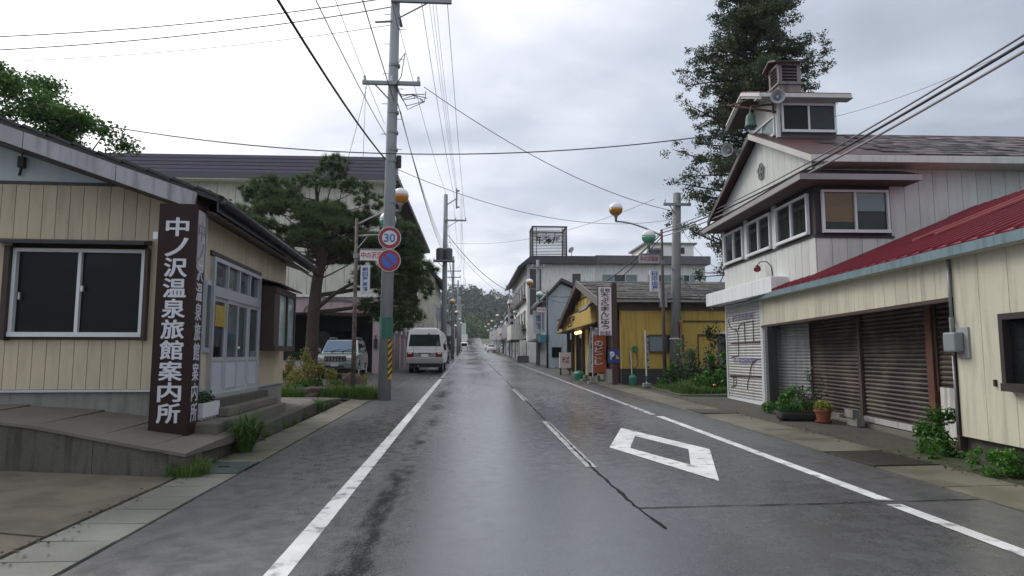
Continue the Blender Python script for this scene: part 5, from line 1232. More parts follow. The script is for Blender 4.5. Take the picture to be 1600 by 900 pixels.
P2 = utility_pole((-1.72, 46, gz(46) - .05), 12.0, 'grey pole with transformer drums standing behind the minibus', .20, (.05, 0), ((10.15, -.05, 1.45, 0), (7.3, -.8, .5, 0)), False)
part('top_bracket', MB().tube([(.05, -.1, 11.2), (.8, -.1, 11.7), (.8, -.1, 12.3)], .04, 6).box(.75, .85, -.15, -.05, 11.0, 12.4).box(.85, 1.0, -.15, -.05, 11.05, 11.15).box(.85, 1.0, -.15, -.05, 12.2, 12.3), STEEL, P2)
for x in (-.28, .28): part('transformer', MB().lathe([(.26, 0), (.28, .05), (.28, .72), (.22, .80), (.05, .84)], (x, -.42, 7.35), 12), mat('transformer_grey', (.09, .095, .10), .5), P2)
part('transformer_shelf', MB().box(-.7, .7, -.75, .0, 7.25, 7.33), STEEL, P2)
P3 = utility_pole((-1.85, 76, gz(76)), 11.6, 'second grey pole up the street past the cream block', .19, (0, 0), ((9.9, -.9, .9, 0), (9.2, -.9, .9, 0), (8.3, -.6, .6, 0)), False)
P4 = utility_pole((-1.75, 104, gz(104)), 11.6, 'third grey pole up the street before the white shop house', .18, (0, 0), ((10.8, -.3, 1.2, 0), (9.5, -.9, .9, 0)), False)
P5 = utility_pole((-1.85, 132, gz(132)), 11.0, 'pole with two arms beside the low dark house on the shaded side', .18, (0, 0), ((10.4, -.9, .9, 0), (9.2, -.8, .8, 0)), False)
P6 = utility_pole((-2.0, 165, gz(165)), 11.0, 'small distant pole near the upper end of the shaded side', .18, (0, 0), ((10.4, -.9, .9, 0),), False)
PR = utility_pole((8.02, 26.0, gz(26)), 7.6, 'stout weathered pole rising from the weeds before the mustard wall', .22, (.28, 0), ((7.1, -.6, .5, 0),), False, m=mat('pole_weathered', (.20, .205, .205), .85, .2, 2, 30, grime=.3))
part('white_band', MB().tube([(.07, 0, 1.75), (.07, 0, 1.80)], .235, 12), S_WHITE, PR); part('equipment_box', MB().box(-.55, -.28, -.2, .05, 3.0, 3.75), mat('box_grey', (.30, .31, .31), .6), PR); part('stay', MB().tube([(-.1, -.1, 4.6), (1.5, -.3, 2.9)], .03, 6), STEEL, PR)
PQ = utility_pole((5.35, 52, gz(52)), 8.2, 'grey pole standing against the blue-grey house', .17, (0, 0), ((7.6, -.5, .5, 0),), False)
part('sign_panel', MB().box(-.42, .42, -.28, -.2, 2.4, 4.2), S_WHITE, PQ); letters('旅館', face_s(-.285), -.22, .22, 2.7, 3.9, .004, T_TEAL, PQ, bold=.02, vertical=True)
P7 = utility_pole((5.3, 88, gz(88)), 9.0, 'thin steel pole with a floodlight before the low pale grey shop', .10, (0, 0), (), False)
part('floodlight', MB().box(-.5, .5, -.2, .2, 8.9, 9.4), STEEL, P7)

# traffic signs hanging on the pole
def round_sign(name, label, z, faces):
    t = thing(name, label, 'traffic sign', (-2.23, 18.72, z))
    Mx = Matrix.Rotation(math.pi / 2, 3, 'X')
    def disc(pn, r, y, m, th=.004): return part(pn, MB().lathe([(r, 0), (r, th)], (0, y, 0), 40, Mx), m, t)
    disc('rim', .315, .0, ALUW, .012); disc('ring', .30, -.012, S_RED); return t, disc
t, disc = round_sign('speed_limit_sign', 'round red-ringed sign reading 30, upper of the two on the pole', 4.78, None)
disc('centre', .205, -.016, S_WHITE); letters('30', face_s(-.02), -.155, .155, -.12, .12, .003, T_TEAL, t, bold=.02)
t, disc = round_sign('no_parking_sign', 'round blue sign with red ring and slash, lower of the two on the pole', 4.14, None)
disc('centre', .205, -.016, S_BLUE)
part('slash', MB().opoly(face_s(-.02), [(-.17, .13), (-.13, .17), (.17, -.13), (.13, -.17)], 0, .004), S_RED, t)

# ================================================================== street lamps with two-tone globes
def globe(parent, c, r, low):
    b1 = [(r * math.sin(a), -r * math.cos(a)) for a in np.linspace(.15, math.pi / 2, 8)]; b2 = [(r * math.sin(a), -r * math.cos(a)) for a in np.linspace(math.pi / 2, math.pi - .05, 9)]
    g = part('globe', MB().lathe(b1, c, 20), low, parent, smooth=True)
    part('globe_top', MB().lathe(b2, c, 20), GLOBEW, g, smooth=True); part('globe_holder', MB().lathe([(.035, -r - .22), (.05, -r - .06), (r * .45, -r * .86)], c, 10), STEEL, g, smooth=True)
def street_lamp(loc, s, label, h=5.5, plate=None, hang=None, amber=1.55, green=1.0, dzg=.0, pm=None, R=.24, gy=-.35, plate_m=None, hang_txt_m=None, near=True, dza=.45, name='street_lamp'):
    """s = +1: arms reach towards +x."""
    t = thing(name, label, 'street lamp', loc, 0, 'street lamps with amber and green globes'); pm = pm or STEEL
    part('post', MB().tube([(0, 0, 0), (0, 0, 2.2), (0, 0, h + .12)], [.075, .065, .045], 10), pm, t, smooth=True)
    n = 9; cv_ = [(s * amber * q, .25 * math.sin(q * 1.5), h - .1 + dza * math.sin(q * math.pi / 2)) for q in np.linspace(0, 1, n)]
    part('arm', MB().tube(cv_, .032, 8), STEEL, t, smooth=True); a = cv_[-1]; globe(t, (a[0], a[1], a[2] + R + .20), R, AMBER)
    zg = h - .45 + dzg
    part('arm', MB().tube([(0, 0, zg), (s * green * .5, gy * .7, zg), (s * green, gy, zg)], .028, 8), STEEL, t, smooth=True); globe(t, (s * green, gy, zg + R + .20), R, GLOBEG)
    if near:
        part('strut', MB().tube([(0, 0, zg - .45), (s * .35, 0, zg)], .016, 6), STEEL, t); part('collar', MB().tube([(0, 0, h - 1.15), (0, 0, h - 1.0)], .085, 10), STEEL, t)
    if plate:
        u0, u1, z0, z1 = plate[1:]; p_ = part('name_plate', MB().box(min(u0, u1), max(u0, u1), -.02, .02, z0, z1), plate_m or S_PINK, t)
        part('plate_frame', MB().box(min(u0, u1), max(u0, u1), -.03, .03, z1, z1 + .05), STEEL, t)
        if plate[0]: letters(plate[0], face_s(-.02), min(u0, u1) + .04, max(u0, u1) - .04, z0 + .06, z1 - .05, .004, T_RED if near else T_PURP, t, bold=.01)
    if hang:
        u0, u1, z0, z1 = hang[1:]; part('hanging_sign', MB().box(u0, u1, -.05, .05, z0, z1), S_WHITE, t)
        if hang[0]: letters(hang[0], face_s(-.05), u0 + .06, u1 - .06, z0 + .05, z1 - .05, .004, hang_txt_m or T_BLUE, t, bold=.02, vertical=True)
    return t
LP = mat('lamp_brown', (.085, .06, .055), .7, .3, 3, 25, grime=.3)
street_lamp((-3.53, 21, gz(21)), 1, 'street lamp with brown post by the flowering shrubs, half hidden by the pole', 5.35, ('中の沢温泉', .12, 1.0, 4.14, 4.46), ('朝日屋旅館', .16, .44, 3.12, 3.98), 1.32, 1.0, .0, RUSTP, .26, -.3, None, T_BLUE, dza=.55)
street_lamp((6.90, 23.5, gz(23.5)), -1, 'street lamp with grey post standing in the weeds before the mustard wall', 5.55, ('中の沢温泉', -.85, -.10, 4.45, 4.74), ('日の出屋', -.46, -.14, 3.42, 4.20), 1.6, .56, -.2, LP, .25, -.3, mat('hazy_plate', (.42, .40, .41), .6), T_BLUE, dza=.55)
street_lamp((5.25, 45, gz(45)), -1, 'street lamp with red name plate before the blue-grey house', 5.1, ('中の沢温泉', -.7, -.05, 3.75, 4.05), None, 1.15, .55, -.2, IRON, .24, -.3, None, T_TEAL, dza=.35)
street_lamp((5.3, 70, gz(70)), -1, 'street lamp with amber globe against the white hotel balconies', 5.1, None, None, 1.1, .5, -.2, IRON, .25, -.3, near=False)
street_lamp((-2.9, 62, gz(62)), 1, 'street lamp before the cream block beyond the minibus', 4.9, None, (None, .1, .45, 2.3, 3.4), 1.35, .75, -.35, STEEL, .26, -.3, near=False, dza=.3)
street_lamp((-2.9, 86, gz(86)), 1, 'street lamp before the dark red shop with purple banner', 4.9, ('', .1, .9, 2.2, 2.7), (None, .1, .5, 2.9, 4.2), 1.3, .7, -.3, STEEL, .26, -.3, mat('purple_flag', (.12, .11, .30), .7), near=False)
street_lamp((-2.9, 110, gz(110)), 1, 'street lamp before the white shop house with rust roof', 4.9, None, (None, .1, .6, 2.6, 4.2), 1.3, .7, -.3, STEEL, .26, -.3, near=False)
street_lamp((-2.9, 134, gz(134)), 1, 'street lamp by the low dark house on the shaded side', 4.9, None, None, 1.3, .7, -.3, STEEL, .26, -.3, near=False)
street_lamp((5.2, 95, gz(95)), -1, 'street lamp before the tan two-storey shop house', 4.9, None, (None, -.6, -.1, 2.6, 4.0), 1.2, .6, -.2, STEEL, .25, -.3, near=False)
street_lamp((5.2, 118, gz(118)), -1, 'street lamp before the low dark wooden shop', 4.9, None, (None, -.6, -.1, 2.6, 4.0), 1.2, .6, -.2, STEEL, .25, -.3, near=False)
street_lamp((5.3, 142, gz(142)), -1, 'street lamp before the cream two-storey house with pink sign', 4.9, None, None, 1.2, .6, -.2, STEEL, .25, -.3, near=False)
street_lamp((5.4, 172, gz(172)), -1, 'street lamp before the white gabled house high up the street', 4.9, None, None, 1.2, .6, -.2, STEEL, .25, -.3, near=False)

t = thing('stop_sign', 'red sign turned edgewise on a rusty striped post in the weeds', 'traffic sign', (7.72, 24.2, gz(24)), 68)
part('post', MB().tube([(0, 0, 0), (0, 0, 2.4)], .028, 8), mat('striped_post', (.45, .36, .28), .7, .3, 6, 20, col2=(.35, .10, .06)), t); part('board', MB().opoly(face_s(-.03), [(-.36, 2.38), (.36, 2.38), (.05, 1.72), (-.05, 1.72)], -.01, .01), S_RED, t, bevel=.0)
part('board_rim', MB().opoly(face_s(-.03), [(-.40, 2.41), (.40, 2.41), (.06, 1.69), (-.06, 1.69)], -.012, -.002), S_WHITE, t)
part('back', MB().opoly(face_s(.03), [(-.40, 2.41), (.40, 2.41), (.06, 1.69), (-.06, 1.69)], -.01, .01), S_RED, t)
t = thing('yard_board', 'low white board with purple stroke behind the flowering shrub', 'sign', (-6.55, 23.2, gz(23)), 5)
part('board', MB().box(-.2, .95, 0, .06, .55, 1.02), S_WHITE, t); part('stroke', MB().opoly(face_s(0), [(.5, .6), (.58, .6), (.72, .98), (.4, .98), (.4, .9), (.6, .9)], 0, .005), T_PURP, t); part('legs', MB().box(-.1, -.05, 0, .05, 0, .55).box(.8, .85, 0, .05, 0, .55), STEEL, t); part('top', MB().box(-.22, .97, -.05, .4, 1.02, 1.30), BLACKP, t)

# ================================================================== vehicles
def wheel(parent, c, r, w, sx):
    Mx = Matrix.Rotation(math.pi / 2, 3, 'Y')
    wl_ = part('wheel', MB().lathe([(r * .62, -w / 2), (r * .93, -w / 2), (r, -w / 2 + .03), (r, w / 2 - .03), (r * .93, w / 2), (r * .62, w / 2)], c, 22, Mx), RUBBER, parent, smooth=False)
    cx_ = c[0] + sx * (w / 2 - .03); b = MB().lathe([(r * .62, 0), (r * .6, .02 * sx)], (cx_, c[1], c[2]), 18, Mx)
    for k in range(6):
        a = k * math.pi / 3; b.tube([(cx_ + sx * .025, c[1], c[2]), (cx_ + sx * .025, c[1] + math.cos(a) * r * .58, c[2] + math.sin(a) * r * .58)], .03, 5)
    part('rim', b, ALU, wl_)
def side(pts, x0, x1): return MB().opoly((V((0, 0, 0)), V((0, 1, 0)), V((1, 0, 0))), pts, x0, x1)
def suv(loc, rz):
    t = thing('parked_suv', 'silver green off-road car parked facing the street under the porch', 'car', loc, rz)
    W_ = .90
    part('body', side([(.06, .42), (0, .62), (.02, .86), (.12, 1.02), (.35, 1.10), (1.28, 1.18), (4.55, 1.20), (4.66, .95), (4.66, .5), (4.5, .42)], -W_, W_), SILVER, t, bevel=.07, smooth=False)
    b = MB(); lo, hi = [(1.22, 1.17), (4.6, 1.19)], [(1.98, 1.80), (4.40, 1.82)]
    vs = [(s * (W_ - .04 if k == 0 else W_ - .20), y, z) for k, row in enumerate((lo, hi)) for y, z in row for s in (-1, 1)]
    b.add(vs, [(0, 1, 5, 4)[::1], (2, 6, 7, 3), (0, 4, 6, 2), (1, 3, 7, 5), (4, 5, 7, 6)]); part('cabin', b, SILVER, t, bevel=.05)
    part('windscreen', MB().add([(-W_ + .12, 1.255, 1.24), (W_ - .12, 1.255, 1.24), (W_ - .25, 1.885, 1.755), (-W_ + .25, 1.885, 1.755)], [(0, 1, 2, 3)]), glass_mat('windscreen_glass', (.10, .16, .24), .04), t)
    for s in (-1, 1):
        for (y0, y1, y2, y3) in ((1.62, 2.55, 2.55, 2.1), (2.66, 3.55, 3.5, 2.66), (3.66, 4.4, 4.25, 3.62)):
            xb, xt = s * (W_ - .035), s * (W_ - .185); part('side_window', MB().add([(xb, y0, 1.26), (xb, y1, 1.26), (xt, y2, 1.72), (xt, y3, 1.72)], [(0, 1, 2, 3)]), GL_DARK, t)
        hl = part('headlight', MB().box(s * .83 - .17 * (s > 0) - .0 * s, s * .83 + .17 * (s < 0), -.015, .1, .80, .99), LENS, t, bevel=.03)
        part('fog_light', MB().box(min(s * .55, s * .8), max(s * .55, s * .8), -.035, .02, .50, .60), IRON, t, bevel=.01)
        part('mirror', MB().box(min(s * .92, s * 1.10), max(s * .92, s * 1.10), 1.50, 1.62, 1.20, 1.40), SILVER, t, bevel=.03)
        part('wheel_arch', MB().tube([(s * .905, 1.0 + .47 * math.cos(a), .40 + .47 * math.sin(a)) for a in np.linspace(0, math.pi, 12)], .045, 6), mat('arch_grey', (.20, .235, .23), .5, metal=.3), t)
        wheel(t, (s * .80, 1.0, .37), .37, .25, s); wheel(t, (s * .80, 3.75, .37), .37, .25, s)
        part('roof_rail', MB().tube([(s * .62, 2.15, 1.85), (s * .62, 2.3, 1.90), (s * .62, 4.1, 1.92), (s * .62, 4.3, 1.85)], .022, 6), ALU, t)
        part('door_handle', MB().box(min(s * .9, s * .925), max(s * .9, s * .925), 2.3, 2.48, 1.05, 1.09), CHROME, t); part('sill_step', MB().box(min(s * .86, s * .95), max(s * .86, s * .95), 1.5, 3.25, .36, .44), ALU, t)
    gr_ = part('grille', MB().box(-.48, .48, -.012, .06, .78, 1.0), IRON, t, bevel=.02)
    for i in range(7): part('grille_bar', MB().box(-.44 + i * .135, -.37 + i * .135, -.03, .0, .80, .98), CHROME, gr_)
    part('grille_frame', MB().box(-.5, .5, -.03, .02, .985, 1.02), CHROME, t); part('emblem', MB().lathe([(.06, 0), (.06, .02)], (0, -.03, .89), 14, Matrix.Rotation(math.pi / 2, 3, 'X')), CHROME, t)
    part('bumper', MB().box(-.90, .90, -.10, .18, .46, .74), SILVER, t, bevel=.06); part('bumper_intake', MB().box(-.42, .42, -.115, -.05, .50, .60), BLACKP, t); part('number_plate', MB().box(-.17, .17, -.125, -.10, .56, .72), PLATE, t)
    part('underbody', MB().box(-.75, .75, .3, 4.4, .25, .46), BLACKP, t)
    for s in (-.4, .1): part('wiper', MB().tube([(s, 1.24, 1.245), (s + .4, 1.36, 1.34)], .012, 5), BLACKP, t)
suv((-6.02, 30.9, gz(31)), 1.5)

def minibus(loc, rz, label, s=1.0):
    t = thing('minibus', label, 'minibus', loc, rz)
    half = [(.96, .52), (1.0, .9), (1.0, 1.25), (.92, 2.05), (.80, 2.36), (.62, 2.47)]
    sec = [(x, z) for x, z in half] + [(-x, z) for x, z in half[::-1]]
    part('body', MB().opoly(face_s(0), sec, -6.2, 0), WHITEP, t, bevel=.09)
    # glass, lights and trim on the tail
    def tail(name, pts, d, m, par=None): return part(name, MB().opoly(face_s(0), pts, -.01, d), m, par or t)
    rw = tail('rear_window', [(-.84, 1.50), (.84, 1.50), (.76, 2.06), (-.76, 2.06)], .018, glass_mat('rear_glass', (.02, .028, .028), .03, .6))
    tail('window_seal', [(-.88, 1.46), (.88, 1.46), (.79, 2.10), (-.79, 2.10)], .010, RUBBER)
    tail('light_panel', [(-.60, .86), (.60, .86), (.60, 1.10), (-.60, 1.10)], .012, mat('panel_silver', (.26, .25, .25), .5))
    for q in (-1, 1):
        a, b_ = sorted((q * .60, q * .965)); tail('tail_light', [(a, .86), (b_, .86), (b_, 1.12), (a, 1.12)], .022, REDL); a, b_ = sorted((q * .70, q * .90)); tail('reverse_light', [(a, 1.04), (b_, 1.04), (b_, 1.11), (a, 1.11)], .026, LENS)
        part('mirror_arm', MB().tube([(q * 1.0, 5.9, 1.9), (q * 1.14, 6.1, 1.7)], .02, 6).box(min(q * 1.05, q * 1.2), max(q * 1.05, q * 1.2), 6.0, 6.1, 1.30, 1.72), BLACKP, t)
        for k in range(4):
            y = .5 + k * 1.35; fr = (V((q * 1.0, 0, 0)), V((0, 1, 0)), V((q, 0, 0)))
            xb, xt = q * 1.003, q * .935; part('side_window', MB().add([(xb, y, 1.28), (xb, y + 1.2, 1.28), (xt, y + 1.2, 1.98), (xt, y, 1.98)], [(0, 1, 2, 3)]), GL_DARK, t)
        wheel(t, (q * .82, 1.25, .36), .36, .24, q); wheel(t, (q * .82, 4.9, .36), .36, .24, q)
    tail('plate_recess', [(-.36, 1.03), (.36, 1.03), (.36, 1.09), (-.36, 1.09)], .03, IRON); np_ = tail('number_plate', [(-.19, .87), (.19, .87), (.19, 1.04), (-.19, 1.04)], .03, PLATE)
    part('bumper', MB().box(-1.0, 1.0, -.12, .10, .50, .84), mat('bumper_grey', (.30, .28, .27), .5), t, bevel=.06); part('underbody', MB().box(-.85, .85, .1, 6, .30, .55), BLACKP, t)
    part('exhaust', MB().tube([(-.35, -.05, .38), (-.35, .8, .38)], .04, 8), STEEL, t)
    part('wiper', MB().tube([(.12, -.03, 1.44), (.0, -.04, 1.56), (-.02, -.04, 1.6)], .012, 5), BLACKP, t); part('rear_camera', MB().box(.18, .26, -.05, .02, 2.08, 2.16), BLACKP, t)
    part('hatch_seam', MB().box(-.62, -.61, -.006, .0, 1.12, 1.45).box(.61, .62, -.006, .0, 1.12, 1.45), IRON, t)
    part('body_seam', MB().opoly(face_s(0), [(-1.0, 1.255), (1.0, 1.255), (1.0, 1.262), (-1.0, 1.262)], -.01, .004), mat('seam_grey', (.3, .3, .3), .6), t)
    return t
minibus((-2.42, 37.2, gz(37.2)), -.5, 'white minibus with red tail lights parked beside the white line')
def small_car(loc, rz, label, m, name='parked_car', cat='car', van=False):
    t = thing(name, label, cat, loc, rz)
    if van: part('body', side([(0, .35), (0, 1.0), (.12, 1.85), (.5, 1.95), (3.3, 1.95), (3.75, 1.2), (3.8, .35)], -.75, .75), m, t, bevel=.06)
    else: part('body', side([(0, .35), (0, .85), (.5, .95), (.9, 1.42), (2.4, 1.46), (3.1, .98), (3.85, .85), (3.9, .35)], -.8, .8), m, t, bevel=.06)
    fr = face_s(0)
    if van: part('rear_window', MB().opoly(fr, [(-.62, 1.1), (.62, 1.1), (.58, 1.68), (-.58, 1.68)], -.15, .02), GL_DARK, t)
    else: part('rear_window', MB().add([(-.62, .52, 1.0), (.62, .52, 1.0), (.55, .86, 1.38), (-.55, .86, 1.38)], [(0, 1, 2, 3)]), GL_DARK, t); part('windscreen', MB().add([(-.6, 2.46, 1.42), (.6, 2.46, 1.42), (.68, 3.05, 1.02), (-.68, 3.05, 1.02)], [(0, 1, 2, 3)]), GL_MID, t)
    for q in (-1, 1):
        a, b_ = sorted((q * .55, q * .76)); part('tail_light', MB().ob(fr, a, b_, .6, .82, 0, .02), REDL, t); wheel(t, (q * .68, .75, .29), .29, .18, q); wheel(t, (q * .68, 3.1, .29), .29, .18, q)
        part('side_window', MB().ob((V((q * (.75 if van else .70), 0, 0)), V((0, 1, 0)), V((q, 0, 0))), 1.0, 2.5, 1.0, 1.55 if van else 1.36, -.02, .012 if van else .10), GL_DARK, t)
    part('bumper', MB().box(-.78, .78, -.08, .1, .35, .58), BLACKP if not van else m, t, bevel=.03)
small_car((-1.05, 150, gz(150)), 0, 'white boxy van driving away on the far part of the street', WHITEP, 'van', 'van', True)
small_car((-.1, 226, gz(226)), 0, 'tiny dark car near the top of the street', mat('dark_green_paint', (.05, .06, .06), .3), 'car')
small_car((4.5, 138, gz(138)), 180, 'white car parked by the kerb facing down the street, nearer of two', WHITEP)
small_car((4.4, 158, gz(158)), 180, 'white car parked by the kerb facing down the street, farther of two', WHITEP)
t = thing('traffic_cone', 'small red cone by the parked white cars', 'cone', (4.7, 128, gz(128)))
part('cone', MB().lathe([(.22, .04), (.05, .75)], (0, 0, 0), 10), S_RED, t); part('base', MB().box(-.25, .25, -.25, .25, 0, .04), S_RED, t)

# ================================================================== cables
def cable(name, label, p, q, sag, r=.012, m=None, n=22, grp=None):
    p, q = V(p), V(q); pts = [p.lerp(q, i / n) - Z3 * (4 * sag * (i / n) * (1 - i / n)) for i in range(n + 1)]
    o = part(name, MB().tube(pts, r, 6), m or CABLE, None, smooth=True); return tag(o, label, 'cable', grp)
g1 = gz(18.9)
GP = 'power lines strung from pole to pole up the street'
def polez(Y): return gz(Y)
# up the street between the poles
seq = [(-2.33, -14, 0), (-2.33, 18.95, g1), (-1.72, 46, gz(46)), (-1.85, 76, gz(76)), (-1.75, 104, gz(104)), (-1.85, 132, gz(132)), (-2.0, 165, gz(165))]
hs_ = [(.0, 11.7), (.85, 11.7), (1.62, 11.7)]
SPAN = ['', 'between the signed pole and the transformer pole', 'between the transformer pole and the next pole', 'in the third span of the street', 'in the fourth span of the street', 'in the last span far up the street']
for i in range(1, 6):
    a, c = seq[i], seq[i + 1]
    for k, (dx, hh) in enumerate(hs_):
        dx2 = (.0, .75, 1.4)[k]; h0 = hh if i == 1 else (10.3, 10.3, 10.3)[k]; h1 = (12.2, 11.3, 10.3)[k] if i == 1 else 10.3
        if i == 2: h0 = (12.2, 11.3, 10.3)[k]
        cable('power_line', ('outer', 'middle', 'road-side')[k] + ' overhead power line ' + SPAN[i], (a[0] + dx if i == 1 else a[0] + dx2 * .8, a[1], a[2] + h0), (c[0] + dx2, c[1], c[2] + h1), .35, .009, CABLE_G, grp=GP)
    for k in range(4):
        cable('telephone_line', ('thick lowest telephone line ' if k == 3 else 'thin telephone line ') + SPAN[i], (a[0] + .1 + k * .07, a[1], a[2] + 8.9 - k * .22), (c[0] + .1, c[1], c[2] + 8.2 - k * .22), .55, .008 + .003 * (k == 3), CABLE if k == 3 else CABLE_G, grp='telephone lines strung below the power lines up the street')
    for k in range(3):
        cable('messenger_line', 'fine line of the close bundle ' + SPAN[i], (a[0] + 1.05 + k * .10, a[1] - .1, a[2] + 11.9), (c[0] + .85 + k * .04, c[1], c[2] + 11.6 if i == 1 else c[2] + 10.6), .25, .006, CABLE_G, grp='fine bundled lines beside the power lines')
cable('heavy_cable', 'heavy black cable coming down steeply to the pole from overhead', (-2.75, -14, 7.2), (-2.40, 18.8, 7.05), 1.15, .022, CABLE)
cable('telephone_cable', 'thinner cable coming down to the pole beside the heavy one', (-2.6, -14, 8.2), (-2.40, 18.8, 7.75), 1.0, .010, CABLE_G)
cable('telephone_cable', 'faint high cable coming down to the pole above the pine', (-2.3, -14, 9.6), (-2.45, 18.8, 8.1), .9, .006, CABLE_G)
cable('power_line', 'twisted line coming from overhead to the pole top, outer', (-2.5, -14, 12.1), (-2.2, 18.8, 8.8), .9, .013, CABLE)
cable('power_line', 'twisted line coming from overhead to the pole top, inner', (-2.0, -14, 12.1), (-2.1, 18.8, 10.9), .7, .009, CABLE)
cable('side_line', 'upper line running sideways from the pole top over the office', (-2.3, 18.9, 11.95), at(-150, 62, 16.5), .25, .014, CABLE)
cable('side_line', 'middle line running sideways from the pole top over the office', (-2.3, 18.9, 11.65), at(-150, 84, 16.5), .25, .014, CABLE)
cable('side_line', 'lower thin line running sideways from the pole top over the office', (-2.3, 18.9, 11.1), at(-150, 100, 16.8), .25, .008, CABLE_G)
cable('service_cable', 'long cable sagging right across the street from the maple to the bell turret', at(-60, 150, 17.5), (7.25, 16.2, 7.25), 1.05, .014, CABLE, 30)
cable('service_cable', 'cable slanting down from the crossarm to the weathered pole', (-1.35, 18.9, 9.25), (8.25, 26, 7.25), .55, .012, CABLE_G)
cable('service_cable', 'lower cable from the signed pole across to the weathered pole', (-2.2, 18.9, 6.85), (8.2, 26, 6.95), .75, .009, CABLE_G)
cable('service_cable', 'cable from the transformer pole across to the tall cedar', (-1.6, 46, 9.3), (8.5, 30, 8.7), .8, .010, CABLE_G)
cable('service_cable', 'sagging cable from the transformer pole to the white hotel wall', (-1.5, 46, 9.8), (5.0, 60, 6.9), .9, .022, CABLE)
cable('service_cable', 'thin sagging cable from the transformer pole to the white hotel eave', (-1.5, 46, 9.5), (5.0, 61, 6.3), .9, .010, CABLE_G)
b0 = at(1660, 30, 7.0)
for k, (dy, r) in enumerate(((0, .022), (.10, .014), (-.12, .020))):
    cable('trunk_cable', ('thick upper', 'thin middle', 'thick lower')[k] + ' cable of the bundle sweeping past the brigade house to the weathered pole', b0 + Z3 * dy * .9, (7.62, 25.8, 6.35 + dy * 1.2), .30, r, (CABLE, CABLE_G, mat('cable_pale', (.22, .22, .22), .5))[k])
    cable('trunk_cable', ('thick upper', 'thin middle', 'thick lower')[k] + ' cable continuing from the weathered pole past the bun shop', (7.62, 25.8, 6.35 + dy), (5.4, 52, 6.6 + dy), 1.35 + .15 * k, r, CABLE)
cable('aerial_wire', 'fine aerial wire crossing above the brigade house roof', at(1650, 45, 10.0), (8.6, 16, 7.4), .2, .005, CABLE_G)
cable('stay_wire', 'thin slack wire from the weathered pole to the brigade house corner', (8.2, 26, 7.0), (7.45, 19.4, 4.0), .25, .008, CABLE)
cable('stay_wire', 'drop wire hanging beside the crossarm before the hotel', (-2.95, 18.8, 9.3), (-4.2, 21.5, 6.9), .15, .007, CABLE_G)
cable('stay_wire', 'steep drop wire behind the pine crown', (-3.0, 18.8, 9.2), (-3.15, 19.5, 6.4), .05, .006, CABLE_G)

# ================================================================== trees
def tree_maple(loc, label):
    t = thing('maple_tree', label, 'tree', loc); b = MB()
    tr_ = limb(b, (0, 0, 0), (.3, 0, 4.6), .30, .2, .05, 8, 10); tips = []
    for i in range(17):
        a = i * 2.4; e = (2.5 * math.cos(a) * random.uniform(.6, 1.2), 2.2 * math.sin(a) * random.uniform(.6, 1.2), random.uniform(5.2, 8.9))
        pts = limb(b, tr_[5 + i % 4], e, .10, .025, .15); tips += [pts[-1], pts[-2], pts[-3]]
        for j in range(3):
            e2 = V(e) + V((random.uniform(-1, 1), random.uniform(-1, 1), random.uniform(-.5, .7))); limb(b, pts[4], e2, .035, .01, .1, 4, 5); tips.append(e2)
    for _ in range(34):
        d_ = unit(1)[0]; tips.append(V((-.5 + d_[0] * 2.3, d_[1] * 1.8, 7.0 + d_[2] * 1.5)))
    part('trunk', b, BARK_D, t); P = [cloud(p, (.58, .58, .30), 460, .0) for p in tips]
    link('crown', fast_mesh('crown', leaf_verts(np.concatenate(P), .06, .125, .7, .35), 4, LEAF_MAPLE), t)
tree_maple((-12.75, 17.3, .45), 'leafy green maple rising behind the tourist office roof')

